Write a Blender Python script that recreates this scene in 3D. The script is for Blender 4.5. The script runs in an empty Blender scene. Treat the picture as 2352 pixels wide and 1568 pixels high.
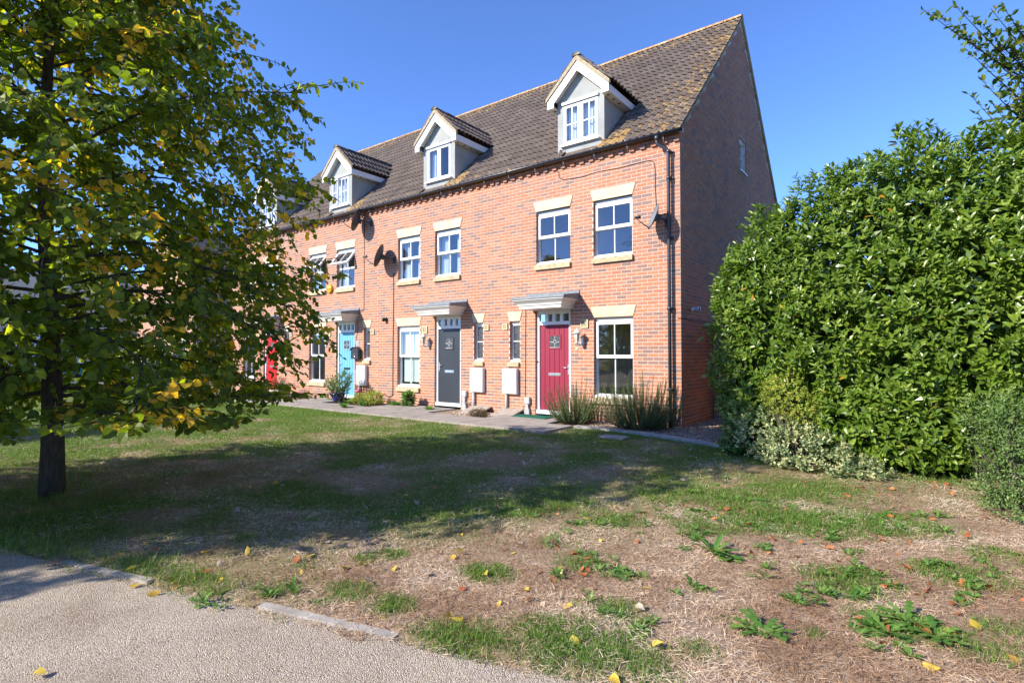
import bpy, math, random
import numpy as np
from mathutils import Vector, Matrix, Euler

random.seed(7)
rng = np.random.default_rng(7)
S = bpy.context.scene
COL = S.collection

# ------------------------------------------------------------------ camera
YAW, PITCH = math.radians(37.0046), math.radians(1.265)
CAM = np.array([3.6626, -10.26, 1.3422])
cam_d = bpy.data.cameras.new('camera')
cam_d.sensor_width = 36.0
cam_d.lens = 19.0165
cam_d.clip_start, cam_d.clip_end = 0.05, 3000
cam = bpy.data.objects.new('camera', cam_d)
COL.objects.link(cam)
cam.location = CAM
cam.rotation_euler = (math.pi / 2 + PITCH, 0, YAW)
S.camera = cam
FPX = 19.0165 / 36 * 2352                      # focal length in pixels of the 2352 px wide photograph
FWD = np.array([-math.sin(YAW) * math.cos(PITCH), math.cos(YAW) * math.cos(PITCH), math.sin(PITCH)])
RGT = np.array([math.cos(YAW), math.sin(YAW), 0.0])
UPV = np.cross(RGT, FWD)


def ray(u, v):
    return FWD + RGT * (u - 1176) / FPX - UPV * (v - 784) / FPX


def at(u, v, depth):
    return CAM + ray(u, v) * depth


def gnd(u, v, z=-0.1):
    d = ray(u, v)
    return CAM + d * ((z - CAM[2]) / d[2])


def fac(u, v, y=0.0):
    d = ray(u, v)
    return CAM + d * ((y - CAM[1]) / d[1])


def depth_of(P):
    return (np.asarray(P) - CAM) @ FWD


def pix(P):
    d = np.atleast_2d(P) - CAM
    z = d @ FWD
    return np.stack([1176 + FPX * (d @ RGT) / z, 784 - FPX * (d @ UPV) / z, z], 1)


# ------------------------------------------------------------------ light
SUN_DIR = Vector((0.56, 1.0, -0.70)).normalized()          # direction in which sunlight travels
to_sun = -SUN_DIR
elev = math.asin(to_sun.z)
azim = math.atan2(to_sun.x, to_sun.y)
world = bpy.data.worlds.new('World')
S.world = world
world.use_nodes = True
wn = world.node_tree.nodes
wl = world.node_tree.links
wn.clear()
sky = wn.new('ShaderNodeTexSky')
sky.sky_type = 'NISHITA'
sky.sun_disc = False
sky.sun_elevation = elev
sky.sun_rotation = azim
sky.altitude = 5000
sky.air_density = 1.0
sky.dust_density = 0.0
sky.ozone_density = 6.0
bg = wn.new('ShaderNodeBackground')
bg.inputs['Strength'].default_value = 0.15
wo = wn.new('ShaderNodeOutputWorld')
hs = wn.new('ShaderNodeHueSaturation')
hs.inputs['Saturation'].default_value = 1.0
hs.inputs['Value'].default_value = 1.0
wl.new(sky.outputs[0], hs.inputs['Color'])
tint = wn.new('ShaderNodeMixRGB')
tint.blend_type = 'MULTIPLY'
tint.inputs[0].default_value = 1.0
tint.inputs[2].default_value = (0.78, 0.84, 0.96, 1)
wl.new(hs.outputs[0], tint.inputs[1])
wl.new(tint.outputs[0], bg.inputs['Color'])
wl.new(bg.outputs[0], wo.inputs['Surface'])
sun_d = bpy.data.lights.new('sun', 'SUN')
sun_d.energy = 2.9
sun_d.angle = math.radians(0.53)
sun_d.color = (1.0, 0.92, 0.79)
sun_o = bpy.data.objects.new('sun', sun_d)
COL.objects.link(sun_o)
sun_o.location = (-10, -20, 25)
sun_o.rotation_euler = SUN_DIR.to_track_quat('-Z', 'Y').to_euler()
S.view_settings.view_transform = 'Standard'
S.view_settings.look = 'None'
S.view_settings.gamma = 1.0
S.view_settings.use_curve_mapping = False
S.view_settings.exposure = 1.6
S.cycles.use_denoising = True
S.cycles.max_bounces = 8
S.cycles.transparent_max_bounces = 12
S.cycles.sample_clamp_indirect = 6.0


# ------------------------------------------------------------------ material helpers
class Mat:
    def __init__(s, name, rough=0.7, spec=0.4):
        s.m = bpy.data.materials.new(name)
        s.m.use_nodes = True
        s.n = s.m.node_tree.nodes
        s.l = s.m.node_tree.links
        s.b = s.n['Principled BSDF']
        s.out = s.n['Material Output']
        s.b.inputs['Roughness'].default_value = rough
        s.b.inputs['Specular IOR Level'].default_value = spec

    def node(s, t, **kw):
        n = s.n.new('ShaderNode' + t)
        for k, v in kw.items():
            setattr(n, k, v)
        return n

    def link(s, a, b):
        s.l.new(a, b)

    def pos(s, scale=(1, 1, 1), object_space=False):
        mp = s.node('Mapping')
        mp.inputs['Scale'].default_value = scale
        if object_space:
            tc = s.node('TexCoord')
            s.link(tc.outputs['Object'], mp.inputs['Vector'])
        else:
            g = s.node('NewGeometry')
            s.link(g.outputs['Position'], mp.inputs['Vector'])
        return mp.outputs[0]

    def noise(s, vec, scale, detail=3, rough=0.55):
        n = s.node('TexNoise')
        n.inputs['Scale'].default_value = scale
        n.inputs['Detail'].default_value = detail
        n.inputs['Roughness'].default_value = rough
        if vec is not None:
            s.link(vec, n.inputs['Vector'])
        return n.outputs['Fac']

    def voronoi(s, vec, scale, out='Color', feature='F1'):
        n = s.node('TexVoronoi')
        n.feature = feature
        n.inputs['Scale'].default_value = scale
        if vec is not None:
            s.link(vec, n.inputs['Vector'])
        return n.outputs[out]

    def ramp(s, fac, stops, mode='LINEAR'):
        r = s.node('ValToRGB')
        r.color_ramp.interpolation = mode
        e = r.color_ramp.elements
        while len(e) < len(stops):
            e.new(0.5)
        for el, (p, c) in zip(e, stops):
            el.position = p
            el.color = (*c, 1) if len(c) == 3 else c
        if fac is not None:
            s.link(fac, r.inputs[0])
        return r.outputs[0]

    def mix(s, f, a, b, blend='MIX'):
        m = s.node('MixRGB')
        m.blend_type = blend
        for i, v in enumerate((f, a, b)):
            if hasattr(v, 'is_linked') or hasattr(v, 'links'):
                s.link(v, m.inputs[i])
            elif isinstance(v, (int, float)):
                m.inputs[i].default_value = v
            else:
                m.inputs[i].default_value = (*v, 1)
        return m.outputs[0]

    def math(s, op, a, b=None):
        m = s.node('Math')
        m.operation = op
        for i, v in enumerate((a, b)):
            if v is None:
                continue
            if isinstance(v, (int, float)):
                m.inputs[i].default_value = v
            else:
                s.link(v, m.inputs[i])
        return m.outputs[0]

    def attr(s, name):
        """value of a face attribute plus a custom property of the object: one of the two is zero"""
        a = s.node('Attribute')
        a.attribute_type = 'GEOMETRY'
        a.attribute_name = name
        b = s.node('Attribute')
        b.attribute_type = 'OBJECT'
        b.attribute_name = name
        return s.math('ADD', a.outputs['Fac'], b.outputs['Fac'])

    def color(s, c):
        if isinstance(c, (tuple, list)):
            s.b.inputs['Base Color'].default_value = (*c, 1)
        else:
            s.link(c, s.b.inputs['Base Color'])

    def bump(s, h, strength=0.3, dist=0.01):
        b = s.node('Bump')
        b.inputs['Strength'].default_value = strength
        b.inputs['Distance'].default_value = dist
        s.link(h, b.inputs['Height'])
        s.link(b.outputs[0], s.b.inputs['Normal'])


def simple(name, c, rough=0.6, spec=0.4, var=0.12, scale=6.0, metal=0.0):
    m = Mat(name, rough, spec)
    n = m.noise(m.pos(), scale, 4)
    d = tuple(max(0, x * (1 - var)) for x in c)
    b = tuple(min(1, x * (1 + var)) for x in c)
    m.color(m.ramp(n, [(0.3, d), (0.7, b)]))
    m.b.inputs['Metallic'].default_value = metal
    return m.m


MT = {}
# brick: colour by brick, with horizontal creases and grey kiss marks
m = Mat('brick', 0.85, 0.25)
rnd = m.attr('rnd')
base = m.ramp(rnd, [(0.0, (0.48, 0.215, 0.125)), (0.25, (0.45, 0.19, 0.105)), (0.45, (0.50, 0.24, 0.15)),
                    (0.62, (0.43, 0.21, 0.135)), (0.74, (0.37, 0.195, 0.14)), (0.86, (0.31, 0.185, 0.15)), (1.0, (0.26, 0.17, 0.145))])
p = m.pos((6, 6, 30))
ns = m.noise(p, 2.6, 5, 0.65)
cre = m.ramp(ns, [(0.28, (0.42, 0.36, 0.36)), (0.42, (0.92, 0.9, 0.9)), (0.6, (1, 1, 1)), (0.75, (1.12, 1.12, 1.12))])
big = m.ramp(m.noise(m.pos(), 0.8, 3), [(0.3, (0.9, 0.9, 0.92)), (0.7, (1.08, 1.07, 1.05))])
c1 = m.mix(1.0, base, cre, 'MULTIPLY')
c1 = m.mix(1.0, c1, big, 'MULTIPLY')
bl = m.ramp(m.noise(m.pos(), 1.1, 6, 0.7), [(0.64, (0, 0, 0)), (0.74, (0.35, 0.35, 0.35))])
m.color(m.mix(bl, c1, (0.62, 0.45, 0.36)))
m.bump(m.noise(m.pos((9, 9, 26)), 5, 4), 0.2, 0.004)
MT['brick'] = m.m
m = Mat('mortar', 0.95, 0.1)
m.color(m.ramp(m.noise(m.pos(), 9, 4), [(0.3, (0.56, 0.45, 0.36)), (0.7, (0.70, 0.59, 0.48))]))
MT['mortar'] = m.m
m = Mat('cast_stone', 0.8, 0.25)
n1 = m.noise(m.pos(), 3, 5)
m.color(m.ramp(n1, [(0.25, (0.52, 0.41, 0.27)), (0.55, (0.63, 0.52, 0.36)), (0.8, (0.67, 0.57, 0.41))]))
m.bump(m.noise(m.pos(), 60, 3), 0.2, 0.003)
MT['stone'] = m.m
m = Mat('stone_sill', 0.85, 0.2)
n1 = m.noise(m.pos((2, 2, 6)), 4, 5, 0.7)
m.color(m.ramp(n1, [(0.3, (0.25, 0.20, 0.13)), (0.5, (0.50, 0.40, 0.25)), (0.75, (0.62, 0.50, 0.32))]))
m.bump(m.noise(m.pos(), 50, 3), 0.25, 0.004)
MT['sill'] = m.m
MT['upvc'] = simple('white_upvc', (0.78, 0.78, 0.77), 0.35, 0.5, 0.04, 3)
MT['upvc_old'] = simple('white_painted_moulding', (0.74, 0.71, 0.66), 0.5, 0.4, 0.06, 4)
MT['render'] = simple('grey_render', (0.33, 0.34, 0.32), 0.9, 0.2, 0.12, 3)
m = Mat('lead', 0.7, 0.3)
m.color(m.ramp(m.noise(m.pos((2, 2, 8)), 4, 5, 0.7), [(0.3, (0.13, 0.145, 0.165)), (0.55, (0.22, 0.24, 0.26)), (0.75, (0.33, 0.35, 0.36))]))
MT['lead'] = m.m
MT['black'] = simple('black_plastic', (0.022, 0.023, 0.028), 0.35, 0.5, 0.2)
MT['gutter'] = simple('black_gutter_plastic', (0.035, 0.038, 0.048), 0.3, 0.6, 0.25)
MT['fascia'] = simple('brown_soffit_board', (0.16, 0.085, 0.05), 0.7, 0.3)
MT['crimson'] = simple('crimson_door_paint', (0.25, 0.016, 0.042), 0.45, 0.4, 0.06, 2)
MT['charcoal'] = simple('charcoal_door_paint', (0.028, 0.032, 0.038), 0.4, 0.45, 0.1, 2)
MT['sky_blue'] = simple('light_blue_door_paint', (0.14, 0.40, 0.60), 0.45, 0.4, 0.06, 2)
MT['red'] = simple('bright_red_door_paint', (0.62, 0.012, 0.015), 0.4, 0.4, 0.06, 2)
MT['metal'] = simple('satin_metal', (0.62, 0.62, 0.62), 0.3, 0.5, 0.1, 8, 0.9)
MT['zinc'] = simple('galvanised_bracket', (0.45, 0.45, 0.45), 0.5, 0.5, 0.2, 8, 0.3)
MT['cream'] = simple('cream_plastic', (0.66, 0.57, 0.36), 0.6, 0.4, 0.08)
MT['white_plastic'] = simple('white_plastic', (0.74, 0.73, 0.72), 0.5, 0.4, 0.06, 3)
MT['grey_plastic'] = simple('grey_plastic', (0.42, 0.42, 0.42), 0.5, 0.4, 0.12)
MT['dish'] = simple('grey_dish_paint', (0.17, 0.185, 0.205), 0.5, 0.4, 0.12)
MT['dark_dish'] = simple('dark_dish_paint', (0.075, 0.072, 0.072), 0.6, 0.35, 0.15)
MT['cable'] = simple('black_cable', (0.018, 0.016, 0.016), 0.6, 0.3)
MT['brown_cable'] = simple('brown_cable', (0.10, 0.045, 0.03), 0.7, 0.3)
MT['interior'] = simple('room_plaster', (0.52, 0.49, 0.45), 0.9, 0.1, 0.1, 2)
MT['dark_room'] = simple('dim_room_plaster', (0.46, 0.44, 0.41), 0.9, 0.1, 0.2, 2)
MT['blind'] = simple('pale_roller_blind', (0.62, 0.70, 0.69), 0.9, 0.1, 0.04, 2)
MT['yellow'] = simple('yellow_alarm_plastic', (0.72, 0.40, 0.02), 0.5, 0.4, 0.06)
m = Mat('curtain', 0.9, 0.1)
w = m.node('TexWave')
w.inputs['Scale'].default_value = 6
w.inputs['Distortion'].default_value = 3
m.link(m.pos((2.5, 2.5, 0.15)), w.inputs['Vector'])
m.color(m.ramp(w.outputs['Color'], [(0.2, (0.45, 0.52, 0.62)), (0.8, (0.74, 0.77, 0.82))]))
MT['curtain'] = m.m
# glass: clear with a mirror-like share that grows towards grazing
def glass_mat(name, ior, tint=(0.85, 0.9, 0.9)):
    m = Mat(name)
    m.n.remove(m.b)
    lw = m.node('LayerWeight')
    lw.inputs['Blend'].default_value = 0.5
    f5 = m.math('POWER', lw.outputs['Facing'], 4.0)
    frv = m.math('ADD', m.math('MULTIPLY', f5, 0.85), ior)
    tr = m.node('BsdfTransparent')
    tr.inputs['Color'].default_value = (*tint, 1)
    gl = m.node('BsdfGlossy')
    gl.inputs['Roughness'].default_value = 0.01
    mx = m.node('MixShader')
    m.link(frv, mx.inputs[0])
    m.link(tr.outputs[0], mx.inputs[1])
    m.link(gl.outputs[0], mx.inputs[2])
    m.link(mx.outputs[0], m.out.inputs['Surface'])
    return m.m
MT['glass'] = glass_mat('window_glass', 0.15)
m = Mat('frosted_glass', 0.3, 0.4)
sw = m.noise(m.pos(), 38, 2)
m.color(m.ramp(sw, [(0.42, (0.02, 0.022, 0.025)), (0.5, (0.16, 0.175, 0.19)), (0.58, (0.025, 0.028, 0.03))]))
m.bump(sw, 0.6, 0.01)
MT['frosted'] = m.m
# roof tile
m = Mat('roof_tile', 0.9, 0.2)
rnd = m.attr('rnd')
lich = m.attr('lichen')
base = m.ramp(rnd, [(0.0, (0.125, 0.097, 0.08)), (0.5, (0.15, 0.118, 0.098)), (0.85, (0.17, 0.136, 0.114)), (1.0, (0.105, 0.083, 0.072))])
n1 = m.noise(m.pos(), 14, 5, 0.7)
c1 = m.mix(1.0, base, m.ramp(n1, [(0.3, (0.62, 0.6, 0.6)), (0.7, (1.25, 1.25, 1.2))]), 'MULTIPLY')
n2 = m.noise(m.pos(), 7, 6, 0.75)
th = m.math('MULTIPLY', lich, 0.26)
f = m.math('ADD', n2, th)
fm = m.ramp(f, [(0.68, (0, 0, 0)), (0.76, (1, 1, 1))])
lc = m.ramp(m.noise(m.pos(), 22, 3), [(0.35, (0.48, 0.20, 0.04)), (0.5, (0.42, 0.26, 0.06)), (0.62, (0.38, 0.34, 0.24))])
m.color(m.mix(m.math('MULTIPLY', fm, 0.85), c1, lc))
m.bump(m.noise(m.pos(), 90, 3), 0.3, 0.004)
MT['tile'] = m.m
m = Mat('ridge_tile', 0.9, 0.2)
n1 = m.noise(m.pos(), 9, 6, 0.75)
m.color(m.ramp(n1, [(0.32, (0.22, 0.11, 0.07)), (0.46, (0.36, 0.20, 0.10)), (0.56, (0.46, 0.33, 0.16)), (0.68, (0.42, 0.39, 0.30))]))
m.bump(m.noise(m.pos(), 60, 3), 0.4, 0.005)
MT['ridge'] = m.m
m = Mat('verge_mortar', 0.95, 0.1)
n1 = m.noise(m.pos(), 12, 6, 0.75)
m.color(m.ramp(n1, [(0.3, (0.20, 0.16, 0.11)), (0.5, (0.40, 0.33, 0.22)), (0.7, (0.50, 0.42, 0.28))]))
m.bump(n1, 0.6, 0.02)
MT['verge'] = m.m


def leaf_mat(name, stops, rough=0.45, spec=0.45, transl=0.3, tcol=(1.3, 1.5, 0.5), mode='LINEAR'):
    m = Mat(name, rough, spec)
    rnd = m.attr('rnd')
    c = m.ramp(rnd, stops, mode)
    v = m.ramp(m.noise(m.pos(), 25, 2), [(0.3, (0.82, 0.82, 0.82)), (0.7, (1.15, 1.15, 1.1))])
    c = m.mix(1.0, c, v, 'MULTIPLY')
    m.color(c)
    tr = m.node('BsdfTranslucent')
    m.link(m.mix(1.0, c, tcol, 'MULTIPLY'), tr.inputs['Color'])
    mx = m.node('MixShader')
    mx.inputs[0].default_value = transl
    m.link(m.b.outputs[0], mx.inputs[1])
    m.link(tr.outputs[0], mx.inputs[2])
    m.link(mx.outputs[0], m.out.inputs['Surface'])
    return m.m


MT['lime_leaf'] = leaf_mat('lime_leaf', [(0.0, (0.075, 0.125, 0.018)), (0.45, (0.14, 0.21, 0.024)), (0.78, (0.24, 0.31, 0.033)),
                                        (0.85, (0.36, 0.40, 0.04)), (0.88, (0.66, 0.47, 0.055)), (0.97, (0.72, 0.50, 0.065)), (1.0, (0.55, 0.22, 0.04))],
                           0.5, 0.35, 0.6, (1.9, 1.8, 0.42))
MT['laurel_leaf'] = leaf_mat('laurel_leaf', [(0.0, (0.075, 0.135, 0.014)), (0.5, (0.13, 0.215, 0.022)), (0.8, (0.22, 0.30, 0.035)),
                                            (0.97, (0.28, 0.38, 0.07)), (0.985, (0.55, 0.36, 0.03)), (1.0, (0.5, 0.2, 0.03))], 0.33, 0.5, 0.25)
MT['variegated_leaf'] = leaf_mat('variegated_leaf', [(0.0, (0.09, 0.16, 0.07)), (0.35, (0.22, 0.29, 0.13)), (0.6, (0.52, 0.52, 0.27)), (1.0, (0.68, 0.64, 0.38))], 0.4, 0.45, 0.25)
MT['golden_leaf'] = leaf_mat('golden_leaf', [(0.0, (0.20, 0.30, 0.04)), (0.5, (0.38, 0.42, 0.06)), (1.0, (0.55, 0.46, 0.14))], 0.45, 0.4, 0.3)
MT['grey_leaf'] = leaf_mat('grey_green_leaf', [(0.0, (0.07, 0.14, 0.03)), (0.6, (0.14, 0.23, 0.06)), (0.93, (0.23, 0.31, 0.11)), (1.0, (0.4, 0.3, 0.15))], 0.45, 0.4, 0.2)
MT['beech_leaf'] = leaf_mat('beech_leaf', [(0.0, (0.07, 0.13, 0.02)), (0.6, (0.13, 0.20, 0.03)), (0.9, (0.24, 0.27, 0.05)), (1.0, (0.35, 0.24, 0.08))], 0.45, 0.4, 0.4)
MT['rosemary_leaf'] = leaf_mat('rosemary_leaf', [(0.0, (0.05, 0.095, 0.03)), (0.6, (0.10, 0.16, 0.05)), (1.0, (0.20, 0.24, 0.10))], 0.6, 0.3, 0.15)
MT['weed_leaf'] = leaf_mat('weed_leaf', [(0.0, (0.07, 0.17, 0.03)), (0.6, (0.12, 0.25, 0.045)), (0.9, (0.20, 0.33, 0.07)), (1.0, (0.38, 0.38, 0.1))], 0.45, 0.4, 0.3)
MT['heather_leaf'] = leaf_mat('heather_leaf', [(0.0, (0.10, 0.045, 0.03)), (0.5, (0.17, 0.09, 0.045)), (1.0, (0.20, 0.20, 0.06))], 0.7, 0.2, 0.15)
MT['dry_stem'] = simple('dry_stem', (0.24, 0.15, 0.09), 0.9, 0.1, 0.3, 20)
MT['rosemary_stem'] = simple('rosemary_stem', (0.10, 0.085, 0.05), 0.9, 0.1, 0.3, 20)
MT['green_grass'] = leaf_mat('green_grass', [(0.0, (0.075, 0.16, 0.02)), (0.5, (0.13, 0.24, 0.035)), (0.85, (0.24, 0.32, 0.07)), (1.0, (0.45, 0.40, 0.17))], 0.55, 0.3, 0.3)
MT['straw'] = leaf_mat('dead_grass', [(0.0, (0.30, 0.17, 0.10)), (0.35, (0.48, 0.315, 0.20)), (0.7, (0.64, 0.475, 0.335)), (1.0, (0.76, 0.63, 0.49))], 0.7, 0.25, 0.15, (1, 1, 1))
MT['fallen'] = leaf_mat('fallen_leaf', [(0.0, (0.34, 0.10, 0.04)), (0.3, (0.50, 0.17, 0.06)), (0.5, (0.60, 0.26, 0.09)), (0.6, (0.62, 0.42, 0.06)), (0.8, (0.66, 0.50, 0.08)), (0.9, (0.45, 0.34, 0.24)), (1.0, (0.55, 0.46, 0.38))], 0.6, 0.3, 0.2, (1, 1, 1))
m = Mat('bark', 0.95, 0.1)
n1 = m.noise(m.pos((3, 3, 0.7)), 14, 5, 0.7)
m.color(m.ramp(n1, [(0.3, (0.045, 0.038, 0.03)), (0.7, (0.14, 0.12, 0.095))]))
m.bump(n1, 0.8, 0.03)
MT['bark'] = m.m
# ground
m = Mat('lawn_soil', 0.95, 0.1)
g = m.attr('green')
n1 = m.noise(m.pos(), 11, 6, 0.7)
dry = m.ramp(n1, [(0.25, (0.20, 0.13, 0.085)), (0.5, (0.37, 0.265, 0.185)), (0.75, (0.51, 0.385, 0.285))])
grn = m.ramp(m.noise(m.pos(), 30, 4), [(0.3, (0.06, 0.105, 0.018)), (0.7, (0.14, 0.19, 0.04))])
m.color(m.mix(g, dry, grn))
m.bump(m.noise(m.pos(), 45, 5, 0.7), 0.7, 0.03)
MT['lawn'] = m.m
m = Mat('bound_gravel', 0.85, 0.3)
v1 = m.voronoi(m.pos(), 190)
c1 = m.ramp(v1, [(0.05, (0.21, 0.16, 0.115)), (0.25, (0.44, 0.36, 0.275)), (0.5, (0.58, 0.495, 0.395)), (0.75, (0.70, 0.615, 0.515)), (0.95, (0.80, 0.73, 0.64))])
edge = m.ramp(m.voronoi(m.pos(), 190, 'Distance', 'DISTANCE_TO_EDGE'), [(0.0, (0.35, 0.32, 0.3)), (0.12, (1, 1, 1))])
blot = m.ramp(m.noise(m.pos(), 2.2, 5, 0.65), [(0.28, (0.80, 0.76, 0.72)), (0.5, (1.0, 0.99, 0.97)), (0.72, (1.12, 1.10, 1.07))])
c2 = m.mix(1.0, m.mix(1.0, c1, edge, 'MULTIPLY'), blot, 'MULTIPLY')
m.color(c2)
m.bump(m.voronoi(m.pos(), 190, 'Distance'), 0.9, -0.008)
MT['gravel_path'] = m.m
m = Mat('walk_concrete', 0.9, 0.2)
n1 = m.noise(m.pos(), 3, 6, 0.7)
n2 = m.noise(m.pos(), 120, 2)
c1 = m.ramp(n1, [(0.3, (0.24, 0.21, 0.185)), (0.7, (0.38, 0.345, 0.305))])
m.color(m.mix(1.0, c1, m.ramp(n2, [(0.3, (0.8, 0.8, 0.8)), (0.7, (1.15, 1.15, 1.15))]), 'MULTIPLY'))
m.bump(n2, 0.3, 0.004)
MT['concrete'] = m.m
m = Mat('edging_concrete', 0.9, 0.2)
n1 = m.noise(m.pos(), 9, 6, 0.7)
m.color(m.ramp(n1, [(0.3, (0.26, 0.235, 0.21)), (0.7, (0.45, 0.42, 0.385))]))
m.bump(m.noise(m.pos(), 70, 3), 0.35, 0.006)
MT['edging'] = m.m
m = Mat('pea_gravel', 0.8, 0.3)
rnd = m.attr('rnd')
m.color(m.ramp(rnd, [(0.0, (0.20, 0.12, 0.08)), (0.4, (0.42, 0.29, 0.20)), (0.75, (0.56, 0.45, 0.34)), (1.0, (0.66, 0.60, 0.54))]))
MT['pebble'] = m.m
MT['asphalt'] = simple('asphalt', (0.075, 0.075, 0.078), 0.9, 0.2, 0.25, 30)
MT['kerb'] = simple('kerb_concrete', (0.42, 0.41, 0.39), 0.9, 0.2, 0.12, 8)
MT['mat_green'] = simple('green_doormat', (0.02, 0.115, 0.075), 0.95, 0.1, 0.3, 60)
MT['blue_pot'] = simple('blue_glazed_pot', (0.02, 0.03, 0.22), 0.2, 0.6, 0.1)
MT['pink'] = simple('pink_petal', (0.75, 0.14, 0.25), 0.6, 0.3, 0.15, 40)
MT['wood_grey'] = simple('weathered_wood', (0.36, 0.31, 0.26), 0.9, 0.15, 0.25, 15)
MT['car_white'] = simple('white_car_paint', (0.72, 0.72, 0.72), 0.2, 0.6, 0.02)
MT['car_grey'] = simple('grey_car_paint', (0.22, 0.235, 0.25), 0.22, 0.6, 0.05)
MT['car_teal'] = simple('teal_stripe_paint', (0.02, 0.22, 0.30), 0.3, 0.6, 0.05)
MT['tyre'] = simple('tyre_rubber', (0.02, 0.02, 0.02), 0.85, 0.2)
MT['dark_glass'] = simple('dark_vehicle_glass', (0.02, 0.025, 0.03), 0.05, 0.8)
MT['lamp_red'] = simple('red_lamp_plastic', (0.4, 0.01, 0.01), 0.2, 0.6)


# ------------------------------------------------------------------ mesh helpers
def put(name, me, mat=None, parent=None, **props):
    o = bpy.data.objects.new(name, me)
    COL.objects.link(o)
    if mat is not None and not me.materials:
        me.materials.append(MT[mat] if isinstance(mat, str) else mat)
    if parent is not None:
        o.parent = parent
        o.matrix_parent_inverse = parent_inv(parent)
    for k, v in props.items():
        o[k] = v
    return o


def world_of(o):
    M = Matrix.Translation(o.location) @ o.rotation_euler.to_matrix().to_4x4()
    M = M @ Matrix.Diagonal((*o.scale, 1))
    return (world_of(o.parent) @ o.matrix_parent_inverse @ M) if o.parent else M


def parent_inv(p):
    return world_of(p).inverted()


def thing(name, label, cat, loc, group=None):
    o = bpy.data.objects.new(name, None)
    o.empty_display_size = 0.2
    COL.objects.link(o)
    o.location = loc
    o['label'] = label
    o['category'] = cat
    if group:
        o['group'] = group
    return o


def tag(o, label, cat, group=None):
    o['label'] = label
    o['category'] = cat
    if group:
        o['group'] = group
    return o


def np_mesh(name, V, Fc, rnd=None, smooth=False, attrs=None):
    """V (n,3), Fc (m,k) with constant k"""
    V = np.asarray(V, np.float32)
    Fc = np.asarray(Fc, np.int32)
    k = Fc.shape[1]
    me = bpy.data.meshes.new(name)
    me.vertices.add(len(V))
    me.vertices.foreach_set('co', V.ravel())
    me.loops.add(Fc.size)
    me.loops.foreach_set('vertex_index', Fc.ravel())
    me.polygons.add(len(Fc))
    me.polygons.foreach_set('loop_start', np.arange(0, Fc.size, k, dtype=np.int32))
    me.polygons.foreach_set('loop_total', np.full(len(Fc), k, np.int32))
    me.polygons.foreach_set('use_smooth', np.full(len(Fc), bool(smooth)))
    if rnd is not None:
        a = me.attributes.new('rnd', 'FLOAT', 'FACE')
        a.data.foreach_set('value', np.asarray(rnd, np.float32))
    for nm, (dom, val) in (attrs or {}).items():
        a = me.attributes.new(nm, 'FLOAT', dom)
        a.data.foreach_set('value', np.asarray(val, np.float32))
    me.update(calc_edges=True)
    me.validate()
    return me


BOXF = np.array([[0, 3, 2, 1], [4, 5, 6, 7], [0, 1, 5, 4], [1, 2, 6, 5], [2, 3, 7, 6], [3, 0, 4, 7]])


def boxes_arrays(B):
    B = np.asarray(B, float).reshape(-1, 6)
    lo, hi = B[:, :3], B[:, 3:]
    sel = np.array([[0, 0, 0], [1, 0, 0], [1, 1, 0], [0, 1, 0], [0, 0, 1], [1, 0, 1], [1, 1, 1], [0, 1, 1]])
    V = np.where(sel[None] == 1, hi[:, None], lo[:, None]).reshape(-1, 3)
    Fc = (BOXF[None] + 8 * np.arange(len(B))[:, None, None]).reshape(-1, 4)
    return V, Fc


def boxes_mesh(name, B, rnd=None):
    V, Fc = boxes_arrays(B)
    return np_mesh(name, V, Fc, None if rnd is None else np.repeat(rnd, 6))


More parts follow.
